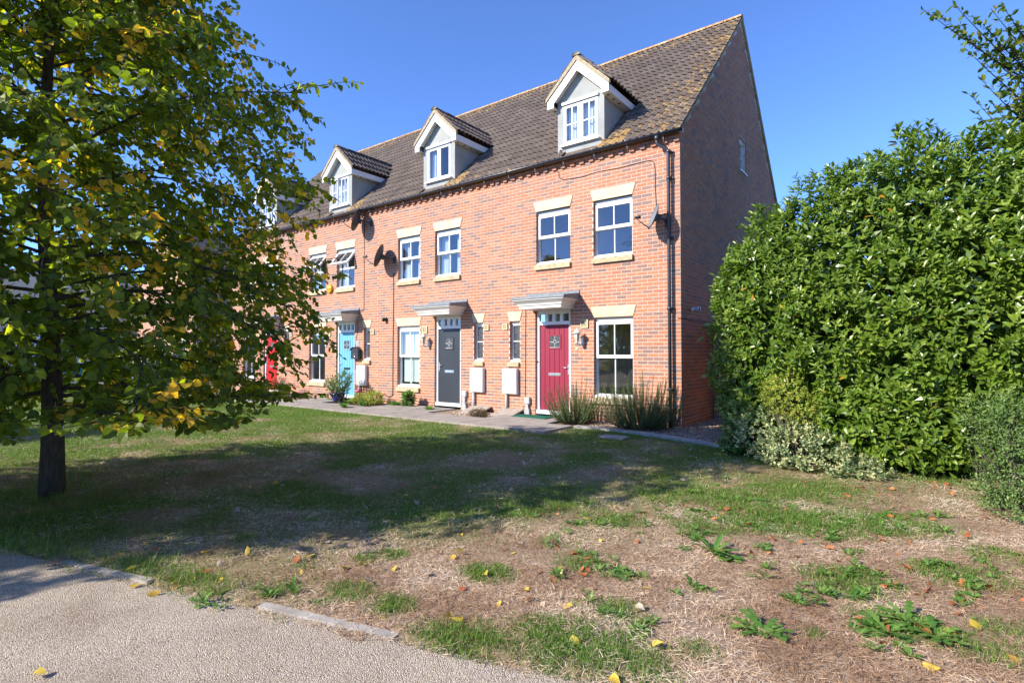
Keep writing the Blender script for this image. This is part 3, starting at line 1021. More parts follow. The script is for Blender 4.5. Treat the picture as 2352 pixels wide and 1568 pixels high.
def door(house, X, colour, boards=6, glazing=True):
    """frame, transom lights and leaf; the hinge side follows X"""
    f0, f1, zt = -3.40, -2.46, 2.32
    xa, xb = sorted((X(f0), X(f1)))
    y0 = .055
    fr = MB()
    fr.box(xa, y0, 0.0, xa + .075, y0 + .08, zt).box(xb - .075, y0, 0.0, xb, y0 + .08, zt)
    fr.box(xa + .075, y0, zt - .085, xb - .075, y0 + .08, zt)
    fr.box(xa + .075, y0 - .003, 1.99, xb - .075, y0 + .08, 2.065)
    fr.box(xa + .004, y0 - .03, -.03, xb - .004, y0 + .08, .055)
    n4 = 4
    p0, p1 = xa + .075, xb - .075
    pw = (p1 - p0) / n4
    for i in range(1, n4):
        fr.box(p0 + pw * i - .04, y0, 2.065, p0 + pw * i + .04, y0 + .08, zt - .085)
    d = fr.build('door', 'upvc', house)
    for i in range(n4):
        sheet(p0 + pw * i, y0 + .045, 2.065, p0 + pw * (i + 1), zt - .085).build('pane', 'glass', d)
    MB().box(p0, y0 + .3, 1.9, p1, y0 + .31, 2.3).build('hall', 'dark_room', d)
    la, lb, z0, z1 = xa + .085, xb - .085, .06, 1.985
    yl = y0 + .028
    wz0, wz1 = 1.44, 1.768
    wc = X(-2.917)
    wx0, wx1 = wc - .162, wc + .162
    bw = (lb - la) / boards
    for i in range(boards):
        m_ = MB()
        g = .004 if boards > 1 else 0
        bevel_box(m_, la + bw * i + g * .3, yl, z0, la + bw * (i + 1) - g * .3, yl + .045, z1, .006)
        m_.build('door_board' if boards > 1 else 'door_leaf', colour, d)
    wf = MB()
    for (x0, x1, q0, q1) in ((wx0, wx0 + .03, wz0, wz1), (wx1 - .03, wx1, wz0, wz1), (wx0 + .03, wx1 - .03, wz0, wz0 + .03), (wx0 + .03, wx1 - .03, wz1 - .03, wz1)):
        wf.box(x0, yl - .014, q0, x1, yl - .001, q1)
    wf.build('glazing_frame', colour, d)
    MB().box(wx0 + .03, yl - .006, wz0 + .03, wx1 - .03, yl - .002, wz1 - .03).build('pane', 'frosted', d)
    lead = MB()
    zc = (wz0 + wz1) / 2
    dd = .052
    for p, q in (((wc, zc + dd), (wc + dd, zc)), ((wc + dd, zc), (wc, zc - dd)), ((wc, zc - dd), (wc - dd, zc)), ((wc - dd, zc), (wc, zc + dd)),
                 ((wc, zc + dd), (wc, wz1 - .03)), ((wc, zc - dd), (wc, wz0 + .03)), ((wc - dd, zc), (wx0 + .03, zc)), ((wc + dd, zc), (wx1 - .03, zc)), ((wx0 + .03, wz0 + .036), (wx1 - .03, wz0 + .036))):
        lead.tube([(p[0], yl - .008, p[1]), (q[0], yl - .008, q[1])], .005, 4)
    lead.build('leading', 'white_plastic', d)
    lx = X(-2.924)
    lm = MB()
    lm.box(lx - .16, yl - .008, .84, lx + .16, yl - .001, .906)
    lo = lm.build('letter_plate', 'metal' if colour != 'sky_blue' else 'black', d)
    MB().box(lx - .125, yl - .014, .857, lx + .125, yl - .0085, .889).build('flap', 'metal' if colour != 'sky_blue' else 'black', lo)
    hx = X(-2.56)
    sg = 1 if X(-2.56) < X(-2.9) else -1
    h = MB()
    h.box(hx - .017, yl - .01, .875, hx + .017, yl - .001, 1.105)
    h.tube([(hx, yl - .01, 1.03), (hx, yl - .05, 1.03)], .009, 8)
    h.tube([(hx, yl - .05, 1.03), (hx + sg * .05, yl - .052, 1.024), (hx + sg * .10, yl - .05, 1.033), (hx + sg * .115, yl - .046, 1.045)], [.010, .009, .008, .006], 8)
    h.build('handle', 'metal', d)
    hn = MB()
    hx2 = X(-3.36)
    hn.lathe((hx2, y0 + .004, 1.15), [(.018, 0), (.018, .02), (.008, .024)], 10, (0, -1, 0))
    hn.build('door_bell', 'black', d)
    return d


def canopy(house, X):
    c = X(-2.93)
    prof = [(.52, 2.325), (.52, 2.385), (.535, 2.387), (.545, 2.40), (.552, 2.425), (.575, 2.455), (.585, 2.457), (.585, 2.468), (.60, 2.47), (.612, 2.483), (.632, 2.50), (.64, 2.502), (.64, 2.525)]
    mb = MB()
    V = []
    for d_, z_ in prof:
        hw = d_ + .03
        V += [(c - hw, -.001, z_), (c - hw, -d_, z_), (c + hw, -d_, z_), (c + hw, -.001, z_)]
    n = len(prof)
    Fs = [(4 * i + k, 4 * i + k + 1, 4 * i + 4 + k + 1, 4 * i + 4 + k) for i in range(n - 1) for k in range(3)]
    Fs += [(3, 2, 1, 0)]
    e = 4 * (n - 1)
    Fs.append((e, e + 1, e + 2, e + 3))
    cn = mb.add(V, Fs).build('canopy', 'upvc_old', house)
    # lead covering: fascia and sloping top, upstand on the wall
    hw, d_ = .695, .66
    ld = MB()
    ld.add([(c - hw, -.002, 2.528), (c - hw, -d_, 2.528), (c + hw, -d_, 2.528), (c + hw, -.002, 2.528),
            (c - hw, -.002, 2.66), (c - hw, -d_ + .01, 2.578), (c + hw, -d_ + .01, 2.578), (c + hw, -.002, 2.66)],
           [(3, 2, 1, 0), (4, 5, 6, 7), (0, 1, 5, 4), (1, 2, 6, 5), (2, 3, 7, 6)])
    ld.build('lead_cover', 'lead', cn)
    MB().box(c - .70, -.022, 2.61, c + .70, -.001, 2.715).build('lead_flashing', 'lead', cn)
    return cn


def lintel(house, X, u0, u1, z, top=.228, splay=.07):
    a, b = sorted((X(u0), X(u1)))
    MB().prism([(a, z), (b, z), (b + splay, z + top), (a - splay, z + top)], -.012, .10, 1).build('lintel', 'stone', house)


def sill(house, X, u0, u1, z0, z1):
    a, b = sorted((X(u0), X(u1)))
    m_ = MB()
    m_.prism([(.10, z0), (.10, z1), (-.055, z1 - .022), (-.055, z0)], a - .02, b + .012, 0)
    m_.build('sill', 'sill', house)


def dormer(house, cx, open_left=False, plain=False):
    yf = .10
    hw, zb, ztp = .585, 5.60, 6.93
    wx0, wx1, wz0, wz1 = cx - .435, cx + .435, 6.02, 6.97
    apex = 7.75
    f = MB()
    # face round the window opening, cheeks
    q = lambda x0, z0, x1, z1: f.add([(x0, yf, z0), (x1, yf, z0), (x1, yf, z1), (x0, yf, z1)], [(0, 1, 2, 3)])
    q(cx - hw, zb, cx + hw, wz0)
    q(cx - hw, wz0, wx0, wz1)
    q(wx1, wz0, cx + hw, wz1)
    f.add([(cx - hw, yf, wz1), (wx0, yf, wz1), (wx1, yf, wz1), (cx + hw, yf, wz1), (cx + hw, yf, 7.10), (cx, yf, 7.68), (cx - hw, yf, 7.10)], [(0, 1, 2, 3, 4, 5, 6)])
    for xx in (cx - hw, cx + hw):
        f.add([(xx, yf, zb), (xx, 1.75, zb + 1.0), (xx, 1.75, 7.1), (xx, yf, 7.1)], [(0, 1, 2, 3)])
    # window reveal
    for x_ in (wx0, wx1):
        f.add([(x_, yf, wz0), (x_, yf + .05, wz0), (x_, yf + .05, wz1), (x_, yf, wz1)], [(0, 1, 2, 3)])
    f.add([(wx0, yf, wz1), (wx1, yf, wz1), (wx1, yf + .05, wz1), (wx0, yf + .05, wz1)], [(0, 1, 2, 3)])
    d = f.build('dormer', 'render', house)
    # barge boards: one each side
    yb0, yb1 = -.06, -.03
    for s in (-1, 1):
        poly = [(cx, 7.755), (cx + s * .765, 7.03), (cx + s * .765, 6.865), (cx + s * .60, 6.865), (cx + s * .60, 6.965), (cx, 7.545)]
        MB().prism(poly, yb0, yb1, 1).build('barge_board', 'upvc', d)
        # boxed eave: fascia and soffit running back to the main roof
        y_end = float((7.0 - EAVE_Z) / SL + EAVE_Y) + .06
        MB().box(cx + s * .747, yb1 + .002, 6.868, cx + s * .763, y_end, 7.03).build('eave_fascia', 'upvc', d)
        so = MB().box(cx + s * .587, yb1 + .002, 6.868, cx + s * .745, y_end, 6.878).build('soffit', 'upvc_old', d)
        for yy in (.12, .38, .64):
            MB().lathe((cx + s * .67, yy, 6.8675), [(.034, 0), (.030, -.003)], 12).build('soffit_vent', 'fascia', d)
        # verge mortar over the barge board
        poly = [(cx, 7.875), (cx + s * .80, 7.10), (cx + s * .80, 7.015), (cx, 7.757)]
        MB().prism(poly, -.085, -.02, 1).build('verge_mortar', 'verge', d)
        # soffit of the raking overhang
        MB().add([(cx, yb1, 7.60), (cx + s * .60, yb1, 7.02), (cx + s * .60, yf, 7.02), (cx, yf, 7.60)], [(0, 1, 2, 3)]).build('raking_soffit', 'upvc_old', d)
    inv = parent_inv(d)
    ca, sa = math.cos(AA), math.sin(AA)
    for s in (-1, 1):
        up = np.array([-s * ca, 0, sa]); nn = np.array([s * sa, 0, ca]); ax = np.array([0, s * 1.0, 0])
        for r in range(4):
            st = r * .335
            for c in range(8):
                y = -.075 + .15 + c * .30
                bx = cx + s * (.835 - st * ca)
                bz = 7.07 + st * sa
                mid_z = bz + .17 * sa
                if st > 1.0 or mid_z < roof_z(y) - .02:
                    continue
                add_tile(d, inv, ax, up, nn, (bx, y, bz), .25)
        # deck below the tiles
        MB().add([(cx + s * .80, -.05, 7.05), (cx, -.05, 7.82), (cx, 2.4, 7.82), (cx + s * .80, 2.4, 7.05)], [(0, 1, 2, 3)]).build('roof_deck', 'fascia', d)
    for i in range(6):
        ys_ = -.10 + i * .44
        if ys_ > 2.1: break
        r_ = MB()
        V = []
        for yy in (ys_, ys_ + .43):
            for k in range(7):
                w = math.pi * k / 6
                V.append((cx + .105 * math.cos(w), yy, 7.845 + .075 * math.sin(w) + (.006 if yy == ys_ else 0)))
        r_.add(V, [(k, k + 1, 8 + k, 7 + k) for k in range(6)] + [tuple(range(7))], True)
        r_.build('ridge_tile', 'verge' if i == 0 else 'tile', d, rnd=.3)
    # window of two casements
    fr = MB()
    yw = yf + .02
    fr.box(wx0, yw, wz0, wx0 + .045, yw + .06, wz1 - .055).box(wx1 - .045, yw, wz0, wx1, yw + .06, wz1 - .055)
    fr.box(wx0 + .045, yw, wz0, wx1 - .045, yw + .06, wz0 + .045).box(wx0 + .045, yw, wz1 - .10, wx1 - .045, yw + .06, wz1 - .055)
    fr.box(cx - .025, yw, wz0 + .045, cx + .025, yw + .06, wz1 - .10)
    fr.box(wx0 - .02, yf - .045, wz1 - .052, wx1 + .02, yf + .055, wz1 + .002)
    fr.build('window_frame', 'upvc', d)
    MB().box(wx0 - .05, yf - .075, wz0 - .052, wx1 + .05, yf + .02, wz0 - .018).build('window_sill', 'upvc', d)
    for s in (-1, 1):
        sa_, sb_ = sorted((cx + s * .006, cx + s * .425))
        za, zb_ = wz0 + .012, wz1 - .068
        sf = .058
        swing = math.radians(14) if (open_left and s < 0) else 0
        px, py = cx + s * .42, yw - .02
        cs, sn_ = math.cos(swing), math.sin(swing)

        def rot(p, px=px, py=py, cs=cs, sn_=sn_):
            dx, dy = p[0] - px, p[1] - py
            return (px + dx * cs + dy * sn_, py - dx * sn_ + dy * cs, p[2])
        m_ = MB()
        y1, y2 = yw - .022, yw + .03
        m_.box(sa_, y1, za, sa_ + sf, y2, zb_).box(sb_ - sf, y1, za, sb_, y2, zb_).box(sa_ + sf, y1, za, sb_ - sf, y2, za + sf).box(sa_ + sf, y1, zb_ - sf, sb_ - sf, y2, zb_)
        apply_xf(m_, rot).build('casement', 'upvc', d)
        xm, zm = (sa_ + sb_) / 2, (za + zb_) / 2
        if not plain:
            m_ = MB().box(xm - .010, y1 + .012, za + sf, xm + .010, y2 - .01, zb_ - sf)
            m_.box(sa_ + sf, y1 + .012, zm - .010, xm - .0101, y2 - .01, zm + .010).box(xm + .0101, y1 + .012, zm - .010, sb_ - sf, y2 - .01, zm + .010)
            apply_xf(m_, rot).build('glazing_bar', 'upvc', d)
            for p_, q_ in ((sa_ + sf, xm - .01), (xm + .01, sb_ - sf)):
                for u_, v_ in ((za + sf, zm - .01), (zm + .01, zb_ - sf)):
                    apply_xf(sheet(p_, y1 + .024, u_, q_, v_), rot).build('pane', 'glass', d)
        else:
            apply_xf(sheet(sa_ + sf, y1 + .024, za + sf, sb_ - sf, zb_ - sf), rot).build('pane', 'glass', d)
    r = MB()
    a, b, ya, yb, z0, z1 = wx0 - .1, wx1 + .1, yw + .075, yw + 1.1, wz0 - .2, wz1 + .1
    V = [(a, ya, z0), (b, ya, z0), (b, ya, z1), (a, ya, z1), (a, yb, z0), (b, yb, z0), (b, yb, z1), (a, yb, z1)]
    r.add(V, [(4, 5, 6, 7), (0, 4, 7, 3), (1, 2, 6, 5), (0, 1, 5, 4), (3, 7, 6, 2)]).build('room', 'interior', d)
    n_ = 40
    V = []
    for i in range(n_ + 1):
        x_ = wx0 + (wx1 - wx0) * i / n_
        V += [(x_, ya + .03 + .015 * math.sin(i * 1.3), wz0), (x_, ya + .03 + .015 * math.sin(i * 1.3), wz1)]
    if not plain:
        MB().add(V, [(2 * i, 2 * i + 2, 2 * i + 3, 2 * i + 1) for i in range(n_)], True).build('net_curtain', 'curtain', d)
    else:
        MB().add(V[:22], [(2 * i, 2 * i + 2, 2 * i + 3, 2 * i + 1) for i in range(10)], True).build('net_curtain', 'curtain', d)
    # black corner flashing where the eave meets the main roof
    y_end = float((7.0 - EAVE_Z) / SL + EAVE_Y) + .06
    for s in (-1, 1):
        MB().obox((cx + s * .70, y_end + .0, 6.93), (1, 0, 0), (0, math.cos(AA), math.sin(AA)), (0, -math.sin(AA), math.cos(AA)), .16, .16, .02).build('valley_flashing', 'lead', d)
    return d


def vent(house, X, u0, u1, z0, z1):
    a, b = sorted((X(u0), X(u1)))
    v = MB()
    v.box(a, -.03, z0, a + .018, -.0005, z1).box(b - .018, -.03, z0, b, -.0005, z1).box(a + .018, -.03, z0, b - .018, -.0005, z0 + .018).box(a + .018, -.03, z1 - .018, b - .018, -.0005, z1)
    n_ = 7
    for i in range(n_):
        zz = z0 + .02 + (z1 - z0 - .04) * i / n_
        v.prism([(-.026, zz), (-.008, zz + .012), (-.004, zz + .012), (-.022, zz)], a + .018, b - .018, 0)
    v.box(a + .018, -.006, z0 + .018, b - .018, -.0005, z1 - .018)
    return v.build('air_vent', 'cream', house)


def build_house(label, X, xl, xr, clipL, clipR, colour, boards, opened, inside, blind, dcx, dplain, dopen, gable=False):
    h = thing('terraced_house', label, 'house', ((xl + xr) / 2, 0, 0), 'brick terrace houses')
    FF = [(-1.89, -.99), (-3.374, -2.462)]
    zf0, zf1, zg0, zg1 = 3.385, 4.6, .43, 2.105
    ops = []
    for u0, u1 in FF:
        ops.append((*sorted((X(u0), X(u1))), zf0, zf1))
    ops.append((*sorted((X(-1.885), X(-.985))), zg0, zg1))
    ops.append((*sorted((X(-4.14), X(-3.84))), 1.16, 2.105))
    ops.append((*sorted((X(-3.40), X(-2.46))), -.2, 2.32))
    ztop = 5.453
    # mortar wall with openings
    wv = MB()
    bx = sorted({xl, xr, *[o for q in ops for o in q[:2]]})
    bz = sorted({-.2, 5.62, *[o for q in ops for o in q[2:]]})
    for i in range(len(bx) - 1):
        for j in range(len(bz) - 1):
            cx_, cz_ = (bx[i] + bx[i + 1]) / 2, (bz[j] + bz[j + 1]) / 2
            if any(o[0] < cx_ < o[1] and o[2] < cz_ < o[3] for o in ops):
                continue
            wv.add([(bx[i], .003, bz[j]), (bx[i + 1], .003, bz[j]), (bx[i + 1], .003, bz[j + 1]), (bx[i], .003, bz[j + 1])], [(0, 1, 2, 3)])
    for o in ops:
        for x_ in o[:2]:
            wv.add([(x_, .006, o[2]), (x_, .16, o[2]), (x_, .16, o[3]), (x_, .006, o[3])], [(0, 1, 2, 3)])
        for z_ in o[2:]:
            wv.add([(o[0], .006, z_), (o[1], .006, z_), (o[1], .16, z_), (o[0], .16, z_)], [(0, 1, 2, 3)])
    if gable:
        gy0, gy1, gz0, gz1 = 4.40, 5.02, 6.08, 7.0
        D = 2 * RIDGE_Y
        rz = lambda y: float(roof_z(y)) - .06
        gx = -.003
        P = lambda y, z: (gx, y, z)
        wv.add([P(.006, -.2), P(gy0, -.2), P(gy0, rz(gy0)), P(.006, rz(.006))], [(0, 1, 2, 3)])
        wv.add([P(gy0, -.2), P(gy1, -.2), P(gy1, gz0), P(gy0, gz0)], [(0, 1, 2, 3)])
        wv.add([P(gy0, gz1), P(gy1, gz1), P(gy1, rz(gy1)), P(RIDGE_Y, rz(RIDGE_Y)), P(gy0, rz(gy0))], [(0, 1, 2, 3, 4)])
        wv.add([P(gy1, -.2), P(D, -.2), P(D, rz(D)), P(gy1, rz(gy1))], [(0, 1, 2, 3)])
        wv.add([(gx, gy0, gz0), (-.16, gy0, gz0), (-.16, gy0, gz1), (gx, gy0, gz1), (gx, gy1, gz0), (-.16, gy1, gz0), (-.16, gy1, gz1), (gx, gy1, gz1)],
               [(0, 1, 2, 3), (4, 5, 6, 7), (0, 4, 5, 1), (3, 7, 6, 2)])
    wall = wv.build('wall', 'mortar', h)
    # bricks of the front
    B = facade_bricks(xl, xr, clipL, clipR, ops, ztop)
    r = brick_rnd(len(B))
    cen = np.stack([(B[:, 0] + B[:, 1]) / 2, np.zeros(len(B)), (B[:, 2] + B[:, 3]) / 2], 1)
    dist = np.linalg.norm(cen - CAM, axis=1) + np.where(cen[:, 2] < .6, 2, 0)
    order = np.argsort(dist)
    near, rest = order[:300], order[300:]
    jit = rng.uniform(-.0012, .0006, len(B))
    sc = np.stack([B[:, 1] - B[:, 0], np.ones(len(B)), B[:, 3] - B[:, 2]], 1)
    pos = cen.copy(); pos[:, 1] = jit
    I = np.repeat(np.eye(3)[None], len(near), 0)
    pieces('brick', BR_V, BR_F, I, pos[near], sc[near], r[near], 'brick', wall)
    allB = [np.stack([B[rest, 0], jit[rest], B[rest, 2], B[rest, 1], jit[rest] + .012, B[rest, 3]], 1)]
    allr = [r[rest]]
    # brick lining of the reveals
    for o in ops:
        i0, i1 = math.ceil(o[2] / C_H), math.floor(o[3] / C_H)
        for i in range(max(i0, 0), i1):
            for x_, s in ((o[0], 1), (o[1], -1)):
                if 0.02 < i * C_H < 5.4:
                    xa, xb = sorted((x_ - s * .004, x_ + s * .003))
                    allB.append(np.array([[xa, .0135, i * C_H + .005, xb, .10, (i + 1) * C_H - .005]]))
                    allr.append(brick_rnd(1))
    # two projecting courses above the dentils
    for i, pr in ((74, .045), (75, .045)):
        z0 = i * C_H
        nb = int((xr - xl) / .225) + 2
        for k in range(nb):
            b_ = xr - k * .225 - (.1125 if i % 2 else 0) + .1125
            a_ = b_ - .215
            a_, b_ = max(a_, xl + .003), min(b_, xr - (.0 if gable else .003))
            if b_ - a_ > .03:
                allB.append(np.array([[a_, -pr, z0 + .004, b_, .01, z0 + C_H - .004]])); allr.append(brick_rnd(1))
    if gable:
        G = []
        D = 2 * RIDGE_Y
        for i in range(-2, 140):
            z0 = i * C_H
            zc = z0 + C_H / 2
            off = 0.1125 if i % 2 else 0.0
            k = -1
            while True:
                a_ = k * .225 + off + .005
                b_ = a_ + .215
                k += 1
                if a_ > D: break
                a_ = max(a_, .014)
                if b_ - a_ < .03: continue
                yc = (a_ + b_) / 2
                if z0 + C_H > roof_z(yc) - .12 or b_ > D: continue
                if gz0 - .02 < zc < gz1 + .02 and b_ > gy0 and a_ < gy1:
                    if a_ < gy0 - .02: b_ = gy0
                    elif b_ > gy1 + .02: a_ = gy1
                    else: continue
                j = random.uniform(0, .002)
                G.append([-.012, a_, z0 + .005, .0012 + j, b_, z0 + C_H - .005])
        allB.append(np.array(G)); allr.append(brick_rnd(len(G)))
    me = boxes_mesh('brickwork', np.concatenate(allB), np.concatenate(allr))
    put('brickwork', me, 'brick', wall, kind='stuff')
    # dentils
    z0 = 73 * C_H
    k = 0
    while True:
        c_ = xr - .0 - k * .2335 - (.052 if gable else .1)
        k += 1
        if c_ < xl + .05: break
        MB().box(c_ - .052, -.042, z0 + .004, c_ + .052, .01, z0 + C_H - .001).build('dentil', 'brick', wall, rnd=float(brick_rnd(1)[0]))
    put('brickwork', boxes_mesh('brickwork', [[xl + .004, .0, z0 + .004, xr - .012, .011, z0 + C_H - .004]], np.array([.2])), 'brick', wall)
    # soffit board over the brickwork
    MB().box(xl + .001, -.075, 76 * C_H + .002, xr - .001, .02, 76 * C_H + .03).build('soffit_board', 'fascia', h)
    # movement joint
    if clipL:
        MB().box(xl - .006, -.0008, -.1, xl + .004, .005, 5.45).build('movement_joint', simple('joint_sealant', (.36, .10, .05)), h)
    # windows, door, lintels, sills
    for i, (u0, u1) in enumerate(FF):
        window(h, X, u0, u1, zf0, zf1, opened=opened, inside=inside[i])
        lintel(h, X, u0, u1, zf1)
        sill(h, X, u0, u1, 3.25, 3.375)
    window(h, X, -1.885, -.985, zg0, zg1, inside=inside[2], blind=blind)
    lintel(h, X, -1.885, -.985, zg1 + .003)
    sill(h, X, -1.885, -.985, .29, .42)
    window(h, X, -4.14, -3.84, 1.16, 2.105, narrow=True)
    lintel(h, X, -4.14, -3.84, 2.108)
    sill(h, X, -4.16, -3.86, 1.035, 1.152)
    door(h, X, colour, boards)
    canopy(h, X)
    vent(h, X, -2.195, -2.015, 1.89, 2.07)
    vent(h, X, -4.335, -4.195, 1.91, 2.05)
    # roof: deck and tiles
    ca, sa = math.cos(AA), math.sin(AA)
    dz = -.012
    rd = MB()
    x0, x1 = xl, xr + (.045 if gable else 0)
    ey, ez = EAVE_Y + .02, EAVE_Z + .02 * SL + dz
    rd.add([(x0, ey, ez), (x1, ey, ez), (x1, RIDGE_Y, RIDGE_Z + dz), (x0, RIDGE_Y, RIDGE_Z + dz), (x1, 2 * RIDGE_Y + .15, EAVE_Z - .02), (x0, 2 * RIDGE_Y + .15, EAVE_Z - .02)], [(0, 1, 2, 3), (3, 2, 4, 5)])
    roof = rd.build('roof', 'tile', h, rnd=.3)
    inv = parent_inv(roof)
    ax, up, nn = np.array([1.0, 0, 0]), np.array([0, ca, sa]), np.array([0, -sa, ca])
    LEN = (RIDGE_Y - EAVE_Y) / ca
    rows = 19
    gauge = LEN / rows
    k0 = int((0.06 - xr) / .30) - 1
    for k in range(k0, k0 + 20):
        xc = .06 - .15 - k * .30
        if xc > xr + .06 or xc < xl:
            continue
        for rr in range(rows):
            s0 = rr * gauge
            y = EAVE_Y + s0 * ca
            z = EAVE_Z + s0 * sa
            ym = y + .15 * ca
            dxx = abs(xc - dcx)
            if dxx < .48 and roof_z(ym) < 7.80 - dxx * .967 - .02:
                continue
            lic = 0.12
            if gable and xc > -1.2: lic = .75 - .45 * min(1, -xc / 1.2)
            if rr > rows - 3: lic = max(lic, .6)
            if rr == 0: lic = max(lic, .45)
            if .5 < xc - dcx < 1.1 and rr < 2: lic = .95
            lic = max(0, lic + random.uniform(-.15, .12))
            add_tile(roof, inv, ax, up, nn, (xc, y, z), lic)
    n_ = int((xr - xl) / .45 + .5)
    for i in range(n_):
        xa = (xr + (.05 if gable else 0)) - (xr - xl + (.05 if gable else 0)) * i / n_
        xb = (xr + (.05 if gable else 0)) - (xr - xl + (.05 if gable else 0)) * (i + 1) / n_ + .012
        rt = MB()
        V = []
        for q, x_ in enumerate((xa, xb)):
            for j in range(9):
                w = math.pi * (j / 8) * 1.1 - .157
                V.append((x_, RIDGE_Y + .13 * math.cos(w), RIDGE_Z - .02 + .085 * math.sin(w) + random.uniform(-.003, .003)))
        rt.add(V, [(j, j + 1, 10 + j, 9 + j) for j in range(8)] + [tuple(range(9))], True)
        rt.build('ridge_tile', 'ridge', roof)
    # mortar bedding below the ridge tiles
    MB().prism([(RIDGE_Y - .15, RIDGE_Z - .11), (RIDGE_Y + .15, RIDGE_Z - .11), (RIDGE_Y, RIDGE_Z + .035)], xl, xr + (.03 if gable else 0), 0).build('ridge_mortar', 'verge', roof)
    if gable:
        # verge: undercloak strip up both slopes
        for sgn in (1, -1):
            f_ = lambda y: y if sgn == 1 else 2 * RIDGE_Y - y
            V = []
            for y, off in ((EAVE_Y + .03, 0), (RIDGE_Y, 0)):
                z = EAVE_Z + SL * (y - EAVE_Y)
                V += [(-.02, f_(y), z - .06), (.056, f_(y), z - .06), (.056, f_(y), z - .012 if sgn == 1 else z + .05), (-.02, f_(y), z - .012 if sgn == 1 else z + .05)]
            MB().add(V, [(0, 1, 5, 4), (1, 2, 6, 5), (2, 3, 7, 6), (0, 3, 2, 1), (4, 5, 6, 7)]).build('verge', 'verge', roof)
    dormer(h, dcx, dopen, dplain)
    # gutter with brackets
    g = MB()
    yg, zg, rg = -.155, 5.638, .062
    V = []
    xe = xr + (.11 if gable else 0)
    for rr_ in (rg, rg - .006):
        for x_ in (xl, xe):
            for j in range(9):
                w = math.pi + math.pi * j / 8
                V.append((x_, yg + rr_ * math.cos(w), zg + rr_ * math.sin(w) * .9))
    Fs = [(j, j + 1, 9 + j + 1, 9 + j) for j in range(8)] + [(18 + j + 1, 18 + j, 27 + j, 27 + j + 1) for j in range(8)]
    Fs += [(0, 9, 27, 18), (8, 17, 35, 26)]
    if gable: Fs.append(tuple(range(9, 18)))
    gut = g.add(V, Fs, True).build('gutter', 'gutter', h)
    nb = max(2, round((xr - xl) / .8))
    for i in range(nb):
        bx_ = xr - .28 - (xr - xl) * i / nb
        m_ = MB()
        V = []
        for x_ in (bx_ - .014, bx_ + .014):
            for j in range(9):
                w = math.pi + math.pi * j / 8
                V.append((x_, yg + .068 * math.cos(w), zg + .066 * math.sin(w) * .9))
        m_.add(V, [(j, j + 1, 10 + j, 9 + j) for j in range(8)], True)
        m_.box(bx_ - .013, yg - .072, zg - .006, bx_ + .013, yg - .058, zg + .012)
        m_.build('gutter_clip', 'gutter', gut)
        MB().tube([(bx_, yg + .02, zg - .06), (bx_, yg + .035, zg - .13), (bx_ - .01, yg + .10, zg - .16), (bx_ - .01, -.046, zg - .165)], .006, 5).build('gutter_bracket', 'zinc', gut)
    return h


X1 = lambda u: u
X2 = lambda u: -9.11 - u
X3 = lambda u: -13.47 - u
X4 = lambda u: -17.83 - u
h1 = build_house('red brick end house with crimson front door and tall gable wall', X1, -4.555, 0.0, False, True, 'crimson', 6, False, ('dark', 'room', 'dark'), False, -2.255, False, False, gable=True)
h2 = build_house('brick mid-terrace house with charcoal front door', X2, -8.97, -4.555, True, False, 'charcoal', 1, False, ('curtain', 'curtain', 'room'), True, -6.61, True, False)
h3 = build_house('brick mid-terrace house with light blue front door and tilted-open windows', X3, -13.33, -8.97, True, True, 'sky_blue', 6, True, ('curtain', 'curtain', 'room'), False, -10.97, False, True)
h4 = build_house('brick terrace house with bright red door half hidden by the tree', X4, -17.69, -13.33, False, True, 'red', 1, False, ('curtain', 'curtain', 'room'), False, -15.33, False, False)

# gable window of the end house
def gable_window(h):
    y0, y1, z0, z1 = 4.40, 5.02, 6.08, 7.0
    xf = -.075
    f = MB()
    f.box(xf - .06, y0, z0, xf, y0 + .05, z1).box(xf - .06, y1 - .05, z0, xf, y1, z1)
    f.box(xf - .06, y0 + .05, z0, xf, y1 - .05, z0 + .05).box(xf - .06, y0 + .05, z1 - .10, xf, y1 - .05, z1)
    f.box(xf + .001, y0 + .003, z1 - .065, xf + .02, y1 - .003, z1 - .006)
    w = f.build('window', 'upvc', h)
    zm = (z0 + z1) / 2 - .02
    MB().box(xf - .05, y0 + .05, zm - .011, xf - .012, y1 - .05, zm + .011).build('glazing_bar', 'upvc', w)
    for a, b in ((z0 + .05, zm - .011), (zm + .011, z1 - .10)):
        MB().add([(xf - .03, y0 + .05, a), (xf - .03, y1 - .05, a), (xf - .03, y1 - .05, b), (xf - .03, y0 + .05, b)], [(0, 1, 2, 3)]).build('pane', 'glass', w)
    MB().box(xf + .001, y0 - .03, z0 - .012, .05, y1 + .03, z0 + .02).build('sill_board', 'upvc', w)
    MB().add([(-.9, y0 - .2, z0 - .2), (-.9, y1 + .2, z0 - .2), (-.9, y1 + .2, z1 + .2), (-.9, y0 - .2, z1 + .2)], [(0, 1, 2, 3)]).build('room', 'dark_room', w)


gable_window(h1)

# downpipe with swan neck
dp = MB()
dp.tube([(-.40, -.155, 5.60), (-.40, -.155, 5.47), (-.385, -.15, 5.43), (-.23, -.105, 5.33), (-.20, -.095, 5.28), (-.195, -.09, 5.20), (-.19, -.09, 2.5), (-.185, -.09, -.09)], .034, 12)
dpo = dp.build('downpipe', 'gutter', h1)
for z in (5.24, 4.72, 3.55, 2.18, .62):
    MB().lathe((-.19, -.09, z), [(.034, 0), (.042, .002), (.042, .055), (.034, .058)], 12).build('pipe_collar', 'gutter', dpo)
    MB().box(-.26, -.05, z + .01, -.12, -.0025, z + .05).build('pipe_clip', 'gutter', dpo)
MB().lathe((-.40, -.155, 5.50), [(.042, 0), (.046, .05), (.055, .10)], 12).build('outlet', 'gutter', dpo)

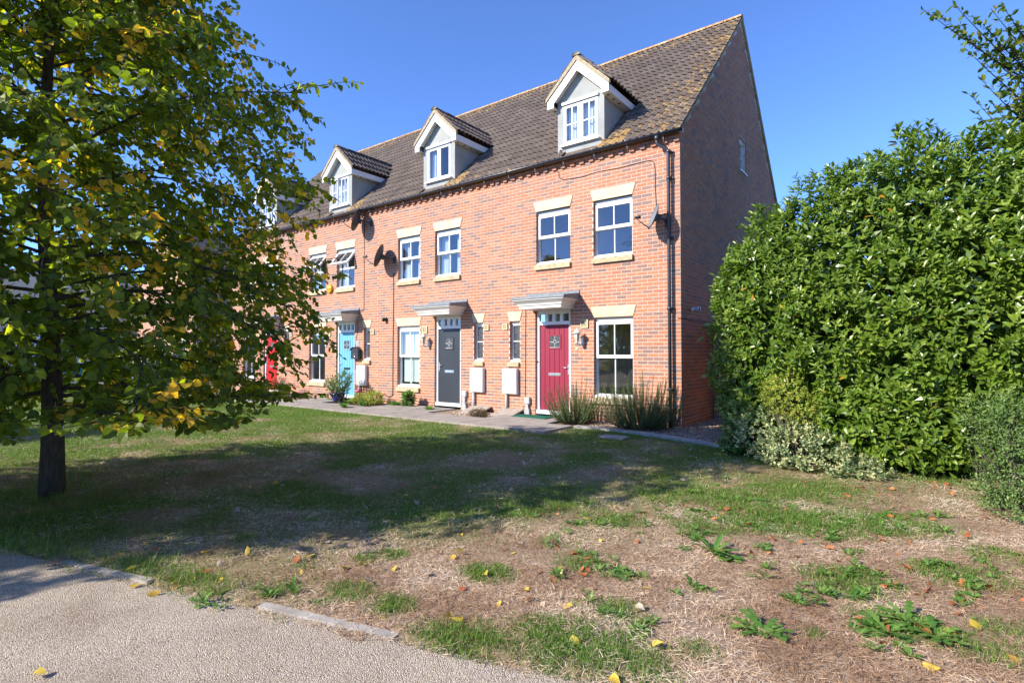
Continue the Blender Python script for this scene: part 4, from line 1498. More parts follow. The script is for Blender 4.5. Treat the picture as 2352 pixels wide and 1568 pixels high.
# garden wall to the right of the gable
gw = thing('garden_wall', 'shaded brick garden wall running right from the gable behind the hedge', 'wall', (2.6, 2.0, 0))
gwall = MB().box(.02, 1.972, -.15, 5.2, 2.16, 2.0).build('wall_core', 'mortar', gw)
B = []
for i in range(-1, 26):
    z0 = i * C_H
    for k in range(-1, 24):
        a = .02 + k * .225 + (.1125 if i % 2 else 0)
        if a + .22 < .06: continue
        B.append((max(a, .02) + .005, min(a + .22, 5.2), z0 + .005, z0 + C_H - .005))
B = np.array(B)
r = brick_rnd(len(B))
near = np.argsort(B[:, 0])[:300]
rest = np.argsort(B[:, 0])[300:]
cen = np.stack([(B[:, 0] + B[:, 1]) / 2, np.full(len(B), 1.965), (B[:, 2] + B[:, 3]) / 2], 1)
sc = np.stack([B[:, 1] - B[:, 0], np.ones(len(B)), B[:, 3] - B[:, 2]], 1)
pieces('brick', BR_V, BR_F, np.repeat(np.eye(3)[None], 300, 0), cen[near], sc[near], r[near], 'brick', gwall)
put('brickwork', boxes_mesh('brickwork', np.stack([B[rest, 0], cen[rest, 1], B[rest, 2], B[rest, 1], cen[rest, 1] + .012, B[rest, 3]], 1), r[rest]), 'brick', gwall, kind='stuff')
for k in range(24):
    a = .02 + k * .217
    MB().box(a + .004, 1.95, 2.002, min(a + .212, 5.2), 2.18, 2.075).build('coping_brick', 'brick', gw, rnd=float(brick_rnd(1)[0]))


# ================================================================== things fixed to the walls
def sat_dish(label, p, n, size, mat, wall_pt):
    """p centre of the reflector, n its pointing direction"""
    t = thing('satellite_dish', label, 'dish', p, 'satellite dishes on the brick front')
    p = np.asarray(p, float)
    n = np.asarray(n, float) / np.linalg.norm(n)
    up = np.array([0, 0, 1.0]) - n * n[2]; up /= np.linalg.norm(up)
    sd = np.cross(up, n)
    seg, rings = 28, 6
    V = [p - n * .085 * size / .34]
    for r in range(1, rings + 1):
        q = r / rings
        for k in range(seg):
            w = 2 * math.pi * k / seg
            V.append(p + sd * math.cos(w) * q * size * .93 + up * math.sin(w) * q * size * 1.08 + n * (.085 * size / .34) * (q * q - 1))
    Fs = [(0, 1 + k, 1 + (k + 1) % seg) for k in range(seg)]
    for r in range(rings - 1):
        for k in range(seg):
            a, b = 1 + r * seg + k, 1 + r * seg + (k + 1) % seg
            Fs.append((a, a + seg, b + seg, b))
    m_ = MB().add(V, Fs, True)
    m_.build('reflector', mat, t)
    rim = MB()
    rim.tube([V[1 + (rings - 1) * seg + (k % seg)] for k in range(seg + 1)], .006, 6, False)
    rim.build('rim', mat, t)
    base = p - up * size * 1.0 - n * .02
    lnb = p + n * size * 1.15 - up * size * .62
    MB().tube([base, base * .4 + lnb * .6 - up * .01, lnb], .011, 8).build('arm', 'dark_dish', t)
    lb = MB()
    aim = (p - lnb) / np.linalg.norm(p - lnb)
    lb.lathe(lnb - aim * .06 + up * .03, [(.018, 0), (.024, .02), (.024, .07), (.033, .08), (.033, .12), (.0, .125)], 12, aim)
    lb.build('receiver', 'black', t)
    MB().tube([lnb - aim * .06 + up * .02, lnb - up * .07 - aim * .03, lnb - up * .12 + (base - lnb) * .1, lnb - up * .06 + (base - lnb) * .25, lnb + (base - lnb) * .3], .004, 5).build('lead_cable', 'cable', t)
    back = p - n * .085 * size / .34
    wp = np.asarray(wall_pt, float)
    k_ = MB()
    k_.obox(back - n * .04, sd, up, n, .05, .07, .04)
    k_.tube([back - n * .06, (back - n * .06) * .5 + wp * .5 + np.array([0, -.02, .02]), wp + np.array([0, -.01, .0])], [.016, .016, .016], 8)
    k_.box(wp[0] - .06, -.016, wp[2] - .09, wp[0] + .06, -.0025, wp[2] + .09)
    k_.build('bracket', 'dark_dish', t)
    return t


DN = (-.76, -.55, .34)
sat_dish('grey satellite dish beside the downpipe near the house corner', (-.42, -.30, 3.99), DN, .245, 'dish', (-.24, 0, 3.90))
d2 = fac(818, 505, -.30)
sat_dish('dark satellite dish high up under the eaves above the blue door', d2, DN, .31, 'dark_dish', (d2[0] + .33, 0, d2[2] - .10))
d3 = fac(870, 587, -.30)
sat_dish('dark satellite dish below and right of the eaves one, by first-floor windows', d3, DN, .31, 'dark_dish', (d3[0] + .33, 0, d3[2] - .12))


def wall_pts(pts, y=-.007):
    return [fac(u, v, y) for u, v in pts]


def cable(label, pts, r=.006, mat='cable', name='wall_cable'):
    o = MB().tube(pts, r, 6).build(name, mat)
    return tag(o, label, 'cable', 'cables clipped to the brick front')


k4 = 2352 / 3858
cr = lambda x0, y0, s, P: [((x0 + a / s) * k4, (y0 + b / s) * k4) for a, b in P]
cable('thin black cable looping under the dentils down to the corner dish', wall_pts(cr(1900, 100, 1.96, [(400, 1070), (406, 1112), (418, 1126), (440, 1130), (510, 1122), (580, 1110), (640, 1088), (700, 1070), (780, 1057), (850, 1045), (950, 1018), (1050, 992), (1088, 991), (1108, 1010), (1113, 1060), (1115, 1200), (1122, 1320), (1135, 1375)])))
cable('black cable dropping from the lower dark dish to the ground', wall_pts(cr(1150, 1150, 3.485, [(1160, -420), (1160, 0), (1156, 300), (1152, 600), (1150, 1000), (1150, 1170), (1135, 1190), (1110, 1197), (1075, 1190), (1050, 1175), (1038, 1155)])), .011)
cable('thin brown cable from the high dish down to the blue door canopy', wall_pts(cr(1000, 550, 1.568, [(585, 440), (584, 600), (583, 800), (582, 960), (575, 972), (555, 974)])), .007, 'brown_cable')
cable('thin brown cable left of the crimson door', wall_pts(cr(1900, 1000, 2.614, [(211, 440), (210, 600), (208, 800), (209, 1000), (206, 1200), (205, 1290)])), .007, 'brown_cable')
cable('thin brown cable between the blue door and its letterbox', wall_pts(cr(1150, 1150, 3.485, [(690, 200), (685, 350), (668, 450), (657, 560), (655, 700), (656, 840)])), .006, 'brown_cable')


def lantern(label, x, z, group='coach lanterns beside the front doors'):
    t = thing('wall_lantern', label, 'lantern', (x, -.01, z), group)
    y = -.17
    bk = MB()
    bk.lathe((x + .045, -.003, z - .16), [(.05, 0), (.05, .012), (.03, .03)], 14, (0, -1, 0))
    bk.obox((x + .045, -.012, z - .13), (1, 0, 0), (0, 1, 0), (0, 0, 1), .026, .012, .085)
    bk.build('back_plate', 'white_plastic', t)
    MB().tube([(x + .045, -.02, z - .17), (x + .04, -.07, z - .21), (x + .02, -.13, z - .205), (x + .005, y, z - .17), (x, y, z - .14)], [.014, .014, .013, .012, .012], 8).build('scroll_arm', 'white_plastic', t)
    g = MB()
    prof = [(.035, z - .14), (.062, z + .04)]
    V = []
    for r, zz in prof:
        V += [(x + r * math.cos(math.pi * k / 3), y + r * math.sin(math.pi * k / 3), zz) for k in range(6)]
    g.add(V, [(k, (k + 1) % 6, 6 + (k + 1) % 6, 6 + k) for k in range(6)])
    g.build('glazing', simple('lantern_glass', (.55, .50, .38), .15, .6, .1), t)
    fr = MB()
    for k in range(6):
        c, s_ = math.cos(math.pi * k / 3), math.sin(math.pi * k / 3)
        fr.tube([(x + .036 * c, y + .036 * s_, z - .14), (x + .064 * c, y + .064 * s_, z + .04)], .006, 5)
    fr.lathe((x, y, z - .16), [(.012, -.03), (.02, -.01), (.042, .005), (.042, .022)], 12)
    fr.build('frame', 'white_plastic', t)
    MB().lathe((x, y, z + .038), [(.088, 0), (.092, .008), (.07, .03), (.045, .055), (.028, .065), (.022, .08), (.012, .085), (.014, .10), (.004, .115), (.0, .135)], 18).build('cap', 'white_plastic', t)
    return t


lantern('white coach lantern right of the crimson door', -2.20, 1.735)
lantern('white coach lantern left of the charcoal door', X2(-2.20), 1.735)
lantern('white coach lantern left of the light blue door', X3(-2.20), 1.735)


def meter_box(label, x0, x1):
    t = thing('meter_box', label, 'meter box', ((x0 + x1) / 2, -.05, .39), 'white meter boxes under the narrow windows')
    m_ = MB()
    bevel_box(m_, x0, -.10, .39, x1, -.003, .985, .008)
    m_.build('cabinet', 'white_plastic', t)
    m_ = MB()
    bevel_box(m_, x0 + .022, -.112, .412, x1 - .022, -.1005, .963, .006)
    d = m_.build('cabinet_door', 'white_plastic', t)
    MB().lathe((x0 + .05, -.112, .69), [(.014, 0), (.014, .006), (.006, .007)], 10, (0, -1, 0)).build('lock', 'grey_plastic', d)
    xp = x0 + .085
    MB().tube([(xp, -.05, .40), (xp, -.05, -.09)], .028, 10).build('duct_pipe', 'grey_plastic', t)


meter_box('white meter box between the crimson door and its narrow window', -4.286, -3.872)
meter_box('white meter box right of the charcoal door', -5.318, -4.905)
meter_box('white meter box right of the light blue door', -9.85, -9.435)


def gas_box(label, x, z0, z1):
    t = thing('pipe_cover', label, 'pipe cover', (x, -.03, -.1), 'pipe covers at the foot of the brick front')
    m_ = MB()
    bevel_box(m_, x - .075, -.07, z0, x + .075, -.003, z1, .01)
    m_.build('junction_cover', 'grey_plastic', t)
    MB().prism([(x - .035, z0 - .002), (x + .035, z0 - .002), (x + .035, .12), (x + .065, .03), (x + .065, -.1), (x - .065, -.1), (x - .065, .03), (x - .035, .12)], -.065, -.003, 1).build('conduit', 'grey_plastic', t)
    MB().tube([(x - .06, -.04, -.1), (x - .09, -.05, .05), (x - .10, -.05, .11), (x - .07, -.05, .13)] if x > -4 else [(x + .06, -.05, .1), (x + .15, -.05, .10), (x + .165, -.05, .06), (x + .165, -.05, -.1)], .013, 8).build('copper_pipe', simple('aged_pipe', (.22, .16, .12), .5, .5), t)


gas_box('small grey pipe cover left of the crimson door', -3.60, .178, .33)
gas_box('small grey pipe cover right of the charcoal door', -5.55, .255, .40)

# alarm box, post box, number plate, lamps, camera
al = thing('alarm_box', 'round yellow alarm box between the upper windows above the blue door', 'alarm', (-11.31, -.03, 3.38))
MB().lathe((-11.31, -.003, 3.39), [(.135, 0), (.135, .05), (.115, .07), (.0, .075)], 20, (0, -1, 0)).build('housing', 'yellow', al)
fc = bpy.data.curves.new('alarm_text', 'FONT')
fc.body = 'EDAR'
fc.size = .075
fc.align_x = 'CENTER'
fo = bpy.data.objects.new('alarm_text', fc)
COL.objects.link(fo)
dg = bpy.context.evaluated_depsgraph_get()
tm = bpy.data.meshes.new_from_object(fo.evaluated_get(dg))
bpy.data.objects.remove(fo)
tm.transform(Matrix.Translation((-11.31, -.0795, 3.36)) @ Matrix.Rotation(math.pi / 2, 4, 'X'))
put('lettering', tm, simple('black_print', (.02, .02, .02)), al)

pb_ = thing('post_box', 'black wall post box right of the light blue door', 'post box', (-9.88, -.05, 1.15))
xq = -9.905
m_ = MB()
m_.prism([(xq - .17, 1.18), (xq + .17, 1.18), (xq + .17, 1.44), (xq + .08, 1.50), (xq - .08, 1.50), (xq - .17, 1.44)], -.13, -.003, 1)
m_.build('box_body', 'charcoal', pb_)
MB().prism([(xq - .20, 1.43), (xq - .09, 1.515), (xq + .09, 1.515), (xq + .20, 1.43), (xq + .20, 1.45), (xq + .09, 1.535), (xq - .09, 1.535), (xq - .20, 1.45)], -.155, -.004, 1).build('box_lid', 'charcoal', pb_)
MB().box(xq - .11, -.134, 1.40, xq + .11, -.1305, 1.412).build('slot', 'black', pb_)
MB().lathe((xq, -.1305, 1.32), [(.014, 0), (.014, .006), (.0, .008)], 10, (0, -1, 0)).build('lock', 'metal', pb_)
MB().lathe((xq, -.1305, 1.245), [(.022, 0), (.018, .004), (.0, .006)], 10, (0, -1, 0)).build('emblem', 'metal', pb_)

npl = thing('number_plate', 'small slate house number plate above the black post box', 'house number', (-9.93, -.01, 1.62))
MB().box(-9.99, -.012, 1.58, -9.85, -.0025, 1.72).build('plate', 'grey_plastic', npl)
MB().tube([(-9.94, -.016, 1.69), (-9.90, -.016, 1.69), (-9.925, -.016, 1.61)], .006, 5).build('numeral', 'white_plastic', npl)


def spot(label, x, z):
    t = thing('security_light', label, 'security light', (x, -.03, z), 'dark security lights on the brick front')
    MB().lathe((x, -.003, z), [(.055, 0), (.055, .03), (.03, .05)], 14, (0, -1, 0)).build('mount', 'black', t)
    MB().lathe((x - .01, -.06, z - .005), [(.03, -.02), (.055, .0), (.06, .06), (.045, .075), (.0, .07)], 14, (-.75, -.6, -.25)).build('lamp_head', 'black', t)


spot('dark security light left of the lower dish cable, by the charcoal-door house', -8.60, 2.33)
spot('dark security light left of the light blue door house window', -12.93, 2.30)

sc_ = thing('security_camera', 'white security camera on the shaded gable wall', 'camera', (.0, .58, 2.2))
MB().lathe((.004, .60, 2.22), [(.045, 0), (.045, .02), (.02, .035)], 14, (1, 0, 0)).build('mount', 'white_plastic', sc_)
MB().tube([(.03, .60, 2.22), (.07, .57, 2.22)], .014, 8).build('bracket', 'white_plastic', sc_)
MB().lathe((.05, .62, 2.235), [(.034, 0), (.04, .01), (.04, .10), (.046, .105), (.046, .13), (.0, .132)], 16, (.92, -.35, -.06)).build('camera_body', 'white_plastic', sc_)
MB().lathe((.172, .573, 2.227), [(.026, 0), (.0, .004)], 14, (.92, -.35, -.06)).build('camera_lens', 'black', sc_)
cable('dark cable running back along the gable below the camera', [(-.06, -.007, 2.02), (.008, -.006, 2.02), (.012, .5, 2.02), (.012, 1.9, 2.02)], .007)
vt = thing('house_number', 'small brass number disc under the lantern by the crimson door', 'house number', (-2.30, -.01, 1.45))
MB().lathe((-2.305, -.0025, 1.455), [(.035, 0), (.035, .008), (.028, .010), (.028, .006), (.0, .006)], 16, (0, -1, 0)).build('disc', 'cream', vt)

# door mat, drain cover, planks leaning at the meter pipes
mt = put('door_mat', boxes_mesh('door_mat', [[-3.62, -.62, -.055, -2.72, -.20, -.038]]), 'mat_green')
tag(mt, 'green door mat in front of the crimson door', 'door mat')
mp = gnd(1412, 1003, -.08)
dc = thing('drain_cover', 'pale grey ribbed drain cover lying in the shaded grass', 'drain cover', (mp[0], mp[1], -.1))
MB().box(mp[0] - .24, mp[1] - .13, -.10, mp[0] + .2, mp[1] + .13, -.068).build('plate', 'edging', dc)
for i in range(9):
    for j in range(4):
        x_, y_ = mp[0] - .21 + i * .046, mp[1] - .105 + j * .058
        MB().obox((x_, y_, -.066), (.8, .6, 0), (-.6, .8, 0), (0, 0, 1), .02, .006, .004).build('rib', 'edging', dc)
for i, (x_, lb) in enumerate(((-4.95, 'weathered board lying against the wall under the charcoal-door meter box'), (-3.98, 'weathered board lying against the wall under the crimson-door meter box'))):
    m_ = MB()
    m_.obox((x_ - .03, -.33, -.045), (1, 0, 0), (0, .97, .24), (0, -.24, .97), .30, .33, .016)
    o = m_.build('leaning_board', 'wood_grey')
    tag(o, lb, 'board', 'boards at the meter boxes')


# ================================================================== trees and shrubs
def curve_pts(p0, d0, length, droop, n=7, wob=.06, zmin=.62):
    p = np.array(p0, float)
    d = np.array(d0, float) / np.linalg.norm(d0)
    out = [p.copy()]
    st = length / (n - 1)
    for i in range(1, n):
        d = d + np.array([rng.normal(0, wob), rng.normal(0, wob), -droop / (n - 1) + rng.normal(0, wob * .5)])
        if p[2] < zmin + .25:
            d[2] = max(d[2], (zmin + .25 - p[2]) * .6)
        d /= np.linalg.norm(d)
        p = p + d * st
        out.append(p.copy())
    return out


def lime_tree(label, base):
    t = thing('lime_tree', label, 'tree', base, 'trees along the footpath')
    base = np.array(base, float)
    H = 7.1
    tr = [base + np.array([.05 * math.sin(z * 1.1), .05 * math.cos(z * .9) - .05, z]) for z in np.linspace(0, H, 14)]
    rr = [.118, .098] + [.094 - .084 * i / 12 for i in range(1, 13)]
    MB().tube(tr, rr, 14).build('trunk', 'bark', t)
    RZ = ([0, .3, .7, 2.0, 3.7, 4.3, 5.0, 6.0, 7.0, 7.6], [1.2, 1.95, 2.5, 2.55, 2.7, 2.35, 1.8, 1.25, .5, .1])
    limbs = MB()
    P, D, UPN, RN = [], [], [], []
    n_limb = 120

    def leaf_twig(ta, lt, out, cl_y):
        nl = int(lt / .036)
        for k in range(nl):
            g = (k + .6) / nl * 4
            b = min(int(g), 3)
            lp = ta[b] + (ta[b + 1] - ta[b]) * (g - b)
            td2 = ta[b + 1] - ta[b]; td2 /= np.linalg.norm(td2)
            s2 = np.cross(td2, [0, 0, 1.0]); s2 /= np.linalg.norm(s2) + 1e-6
            ld = td2 * .55 + s2 * (1 if k % 2 else -1) * .8 + np.array([0, 0, rng.uniform(-.9, .1)]) + rng.normal(0, .25, 3)
            P.append(lp + ld / np.linalg.norm(ld) * .02); D.append(ld)
            UPN.append(np.array([0, 0, .8]) + .5 * out + rng.normal(0, .6, 3))
            RN.append(rng.uniform(.87, .99) if cl_y and rng.random() < .75 else (rng.uniform(.87, 1.0) if rng.random() < .015 else rng.uniform(0, .84)))

    for i in range(n_limb):
        h0 = .95 + (H - 1.3) * ((i + .5) / n_limb) ** 1.0
        az = i * 2.39996 + rng.normal(0, .2)
        out = np.array([math.cos(az), math.sin(az), 0])
        start = np.array([np.interp(h0, [q[2] - base[2] for q in tr], [q[0] for q in tr]), np.interp(h0, [q[2] - base[2] for q in tr], [q[1] for q in tr]), base[2] + h0])
        pitch = np.interp(h0, [.9, 2, 4, 7], [.10, .35, .6, 1.0]) + rng.normal(0, .12)
        droop = np.interp(h0, [.9, 2, 4, 7], [.9, .8, .7, .4])
        rise = np.interp(h0, [.9, 2, 4, 7], [-.25, .1, .55, .6])
        R_ = np.interp(h0 + rise, *RZ) * rng.uniform(.62, 1.02)
        L_ = R_ * 1.12
        pts = curve_pts(start, out + np.array([0, 0, pitch]), L_, droop, 8, .07)
        limbs.tube(pts, np.linspace(.022 * (1.15 - h0 / 9), .004, 8), 5, False)
        arr = np.array(pts)
        n_tw = int(7 + 17 * R_ / 2.7)
        yellow = rng.random() < .10
        for j in range(n_tw):
            q = rng.uniform(.12, 1.0) ** .75
            f = q * 7
            a = min(int(f), 6)
            p0 = arr[a] + (arr[a + 1] - arr[a]) * (f - a)
            dm = (arr[a + 1] - arr[a]); dm /= np.linalg.norm(dm)
            sd = np.cross(dm, [0, 0, 1.0]); sd /= np.linalg.norm(sd) + 1e-6
            s_ = 1 if j % 2 else -1
            td = dm * rng.uniform(.4, 1.1) + sd * s_ * rng.uniform(.3, 1.0) + np.array([0, 0, rng.uniform(-.9, .7)])
            lt = rng.uniform(.3, .72)
            tp = curve_pts(p0, td, lt, .55, 5, .08)
            limbs.tube(tp, np.linspace(.006, .0025, 5), 3, False)
            leaf_twig(np.array(tp), lt, out, (yellow and rng.random() < .6) or rng.random() < .03)
    # twigs that fill the crown between the limbs
    zz = rng.uniform(.75, H + .2, 3000)
    for z_ in zz:
        R_ = np.interp(z_, *RZ) * 1.02
        az = rng.uniform(0, 2 * math.pi)
        q = math.sqrt(rng.uniform(.2, 1.0))
        out = np.array([math.cos(az), math.sin(az), 0])
        lump = .86 + .28 * float(fnoise(az * 1.9 + 3, z_ * 1.3, 9))
        p0 = base + out * R_ * q * lump * .93 + np.array([0, 0, z_])
        td = out * rng.uniform(.2, 1.0) + rng.normal(0, .5, 3) + np.array([0, 0, rng.uniform(-.7, .35)])
        lt = rng.uniform(.2, .46)
        tp = curve_pts(p0 - out * .1, td, lt, .5, 5, .1)
        limbs.tube(tp, np.linspace(.004, .002, 5), 3, False)
        leaf_twig(np.array(tp), lt, out, rng.random() < (.04 if z_ < 2.4 else .22))
    limbs.build('branches', 'bark', t)
    P, D, UPN, RN = map(np.array, (P, D, UPN, RN))
    keep = P[:, 2] > .45
    P, D, UPN, RN = P[keep], D[keep], UPN[keep], RN[keep]
    sc = rng.uniform(.052, .086, len(P))
    foliage(*HEART, frames(D, UPN), P, sc, RN, 'lime_leaf', t)
    return t


tree1 = lime_tree('leafy lime tree with yellowing leaves at the left edge', (-3.44, -8.65, -.12))


def copy_tree(src, label, loc, rz, group=None):
    """copy of a tree with its trunk, branches and foliage"""
    o = src.copy()
    COL.objects.link(o)
    o.location = loc
    o.rotation_euler = (0, 0, rz)
    o['label'] = label
    inv = Matrix.Translation(-src.location)
    for ch in src.children:
        if ch.name.split('.')[0] == 'leaf':
            continue
        c = ch.copy()
        COL.objects.link(c)
        c.parent = o
        c.matrix_parent_inverse = inv
    return o


copy_tree(tree1, 'lime tree beyond the footpath whose shade falls on the path', (-5.6, -13.3, -.12), 2.1)
copy_tree(tree1, 'lime tree further along the footpath, left of the frame', (-14.0, -16.8, -.12), 4.0)
for i, (x_, y_) in enumerate(((-4, -33), (3, -36), (9, -31), (16, -34), (-12, -36), (-21, -33), (24, -30), (32, -35))):
    copy_tree(tree1, 'lime tree behind the viewer, %s in the row mirrored in windows' % ('third', 'fourth', 'fifth', 'sixth', 'second', 'first', 'seventh', 'last')[i], (x_, y_, -.12), i * 1.3).scale = (1.25, 1.25, 1.1)


def blob_shell(ell, n, jitter=.12, zmin=0.0):
    """points on the joint surface of ellipsoids (centre, radii)"""
    Ps, Ns = [], []
    areas = np.array([(r[0] * r[1] + r[0] * r[2] + r[1] * r[2]) for c, r in ell])
    for (c, r), a in zip(ell, areas / areas.sum()):
        c, r = np.array(c, float), np.array(r, float)
        m_ = int(n * a * 1.6)
        d = norm(rng.normal(size=(m_, 3)))
        bump = 1 + .11 * (fnoise(d[:, 0] * 3.2 + c[0] * 5, d[:, 2] * 3.2 + d[:, 1] * 2.1, 4) - .5) * 2
        p = c + d * r * bump[:, None] * (1 - np.abs(rng.normal(0, jitter, m_)))[:, None]
        nn = norm(d / r)
        ok = p[:, 2] > zmin
        for c2, r2 in ell:
            c2, r2 = np.array(c2, float), np.array(r2, float)
            if np.allclose(c, c2): continue
            ok &= (((p - c2) / r2) ** 2).sum(1) > .80
        Ps.append(p[ok]); Ns.append(nn[ok])
    return np.concatenate(Ps), np.concatenate(Ns)


def px_ell(u, v, dep, rx, ry, rz):
    """ellipsoid centred on a pixel at a depth; radii across the view, along it and upwards"""
    return (at(u, v, dep), (rx, ry, rz))


def shoots(P, N, per, spread, upw, tmpl, size, mat, parent, seg_len, leaf_up=.5, rlo=0, rhi=.8, young=.12, n_single=300, rare=.004):
    """short shoots, each a spiral of leaves"""
    n = len(P)
    ax = norm(N * 1.0 + np.array([0, 0, upw]) + rng.normal(0, .28, (n, 3)))
    LP, LD, LU, LR, LS = [], [], [], [], []
    tip = rng.random(n) < young
    for k in range(per):
        ang = k * 2.4 + rng.random(n) * 6.28 * (k == 0) + rng.normal(0, .25, n)
        ref = norm(np.cross(ax, np.array([.3, .2, 1.0])))
        ref2 = np.cross(ax, ref)
        rad = ref * np.cos(ang)[:, None] + ref2 * np.sin(ang)[:, None]
        f = k / max(1, per - 1)
        LP.append(P + ax * (seg_len * (f - .6))[..., None] if np.ndim(seg_len) else P + ax * seg_len * (f - .6))
        d = rad * spread * (1.15 - .7 * f) + ax * (leaf_up + .5 * f)
        LD.append(d + rng.normal(0, .12, (n, 3)))
        LU.append(ax + rad * -.25 + rng.normal(0, .15, (n, 3)))
        r = rng.uniform(rlo, rhi, n)
        r = np.where(tip & (f > .45), rng.uniform(rhi, .97, n), r)
        r = np.where(rng.random(n) < rare, rng.uniform(.98, 1.0, n), r)
        LR.append(r)
        LS.append(size * rng.uniform(.75, 1.15, n) * (1 - .25 * f))
    LP, LD, LU, LR, LS = map(np.concatenate, (LP, LD, LU, LR, LS))
    ok = LP[:, 2] > -.06
    foliage(*tmpl, frames(LD, LU)[ok], LP[ok], LS[ok], LR[ok], mat, parent, n_single)


def stems(parent, base, tips, r0=.02, mat='bark', name='stems'):
    m_ = MB()
    for b, tp in zip(base, tips):
        b, tp = np.array(b, float), np.array(tp, float)
        mid = b * .45 + tp * .55 + rng.normal(0, .06, 3)
        m_.tube([b, mid, tp], [r0, r0 * .6, r0 * .2], 5, False)
    m_.build(name, mat, parent)


# --- big laurel hedge at the right
hell = [px_ell(1815, 800, 8.3, 1.10, 1.15, 2.25), px_ell(1950, 760, 7.9, 1.35, 1.3, 2.45), px_ell(2090, 715, 7.4, 1.4, 1.35, 2.45),
        px_ell(2260, 705, 6.9, 1.4, 1.35, 2.25), px_ell(2440, 690, 6.4, 1.4, 1.3, 2.15), px_ell(1760, 700, 8.4, .75, .9, 1.0), px_ell(2050, 1000, 6.95, 1.1, .8, .9)]
hb = gnd(2000, 1080)
hedge = thing('laurel_hedge', 'huge glossy green laurel bush filling the right side', 'hedge', (hb[0], hb[1], -.1))
P, N = blob_shell(hell, 8200, .12)
toc = norm(CAM - P)
front = (N * toc).sum(1)
keep = (front > -.25) | (rng.random(len(P)) < .35)
shoots(P[keep], N[keep], 9, 1.0, .75, LAUREL, .12, 'laurel_leaf', hedge, .12, .35)
bs, tp = [], []
for i in range(40):
    c = hell[i % 5][0]
    bs.append((c[0] + rng.normal(0, .25), c[1] + rng.normal(0, .25), -.1)); tp.append(P[rng.integers(len(P))] * .8 + np.array(c) * .2)
stems(hedge, bs, tp, .03)
# dense inner growth so that the bush is not hollow
inner = [(c, np.array(r) * .86) for c, r in hell]
P2, N2 = blob_shell(inner, 7500, .18)
LPd = norm(N2 + rng.normal(0, .6, N2.shape))
n_in = len(P2)
rep = 4
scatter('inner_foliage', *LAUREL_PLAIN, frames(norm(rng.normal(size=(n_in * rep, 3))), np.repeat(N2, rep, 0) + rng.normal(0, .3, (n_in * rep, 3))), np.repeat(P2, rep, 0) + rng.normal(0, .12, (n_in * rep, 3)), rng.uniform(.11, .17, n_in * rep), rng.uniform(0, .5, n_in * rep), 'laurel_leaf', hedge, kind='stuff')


# leaves through the whole depth of the bush
vol = []
for c, r in hell:
    d_ = norm(rng.normal(size=(5200, 3))) * (rng.uniform(.25, .97, 5200) ** .6)[:, None]
    vol.append(np.array(c) + d_ * np.array(r) * .86)
vol = np.concatenate(vol)
vol = vol[vol[:, 2] > 0]
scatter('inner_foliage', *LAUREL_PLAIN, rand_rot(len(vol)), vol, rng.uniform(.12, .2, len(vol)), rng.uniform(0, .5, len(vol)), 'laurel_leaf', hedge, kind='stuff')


def shrub(name, label, cat, ell, n, tmpl, size, mat, per=6, spread=1.0, upw=.6, seg=.1, jitter=.2, group=None, n_single=120, leaf_up=.5, r0=.008):
    c0 = np.mean([np.array(c) for c, r in ell], 0)
    t = thing(name, label, cat, (c0[0], c0[1], -.1), group)
    P, N = blob_shell(ell, n, jitter, -.05)
    shoots(P, N, per, spread, upw, tmpl, size, mat, t, seg, leaf_up, n_single=n_single)
    tips = P[rng.integers(len(P), size=min(60, len(P)))]
    stems(t, [(c0[0] + rng.normal(0, .08), c0[1] + rng.normal(0, .08), -.1) for _ in tips], tips, r0)
    return t


shrub('variegated_shrub', 'cream and green variegated shrub at the left foot of the laurel', 'shrub', [px_ell(1760, 1000, 7.6, .50, .45, .42), px_ell(1840, 1040, 6.9, .55, .45, .35), px_ell(1950, 1085, 6.4, .45, .35, .22)], 900, OVAL, .055, 'variegated_leaf', 7, 1.0, .5, .07)
shrub('golden_shrub', 'small yellow-green shrub against the lower left of the laurel', 'shrub', [px_ell(1800, 900, 7.35, .28, .28, .32), px_ell(1840, 935, 7.2, .25, .25, .25)], 420, OVAL, .04, 'golden_leaf', 7, 1.0, .5, .06)
shrub('grey_shrub', 'shaded grey-green shrub between gravel and laurel', 'shrub', [px_ell(1715, 960, 7.9, .32, .35, .40), px_ell(1690, 1020, 7.8, .25, .25, .16)], 420, OVAL, .05, 'grey_leaf', 7, 1.0, .5, .07)
shrub('cotoneaster_shrub', 'small-leaved cotoneaster spreading in front of the laurel at the right edge', 'shrub', [px_ell(2310, 960, 5.4, .42, .4, .30), px_ell(2370, 1050, 5.1, .42, .4, .45), px_ell(2310, 1135, 4.95, .30, .3, .20), px_ell(2370, 1190, 4.6, .32, .3, .20)], 900, OVAL, .036, 'grey_leaf', 8, 1.0, .3, .16, .35)
shrub('shaded_shrub', 'dark shaded shrub between the gable and the laurel', 'shrub', [px_ell(1690, 850, 9.4, .45, .5, .5), px_ell(1720, 930, 9.0, .45, .5, .6)], 380, LAUREL, .09, 'laurel_leaf', 6, 1.0, .5, .1, n_single=40)
shrub('fern_clump', 'bright green leafy clump at the corner of the gravel', 'plant', [px_ell(1685, 1005, 7.95, .10, .1, .12), px_ell(1690, 1045, 7.6, .1, .1, .08)], 50, OVAL, .07, 'weed_leaf', 6, 1.0, .6, .06, n_single=60)

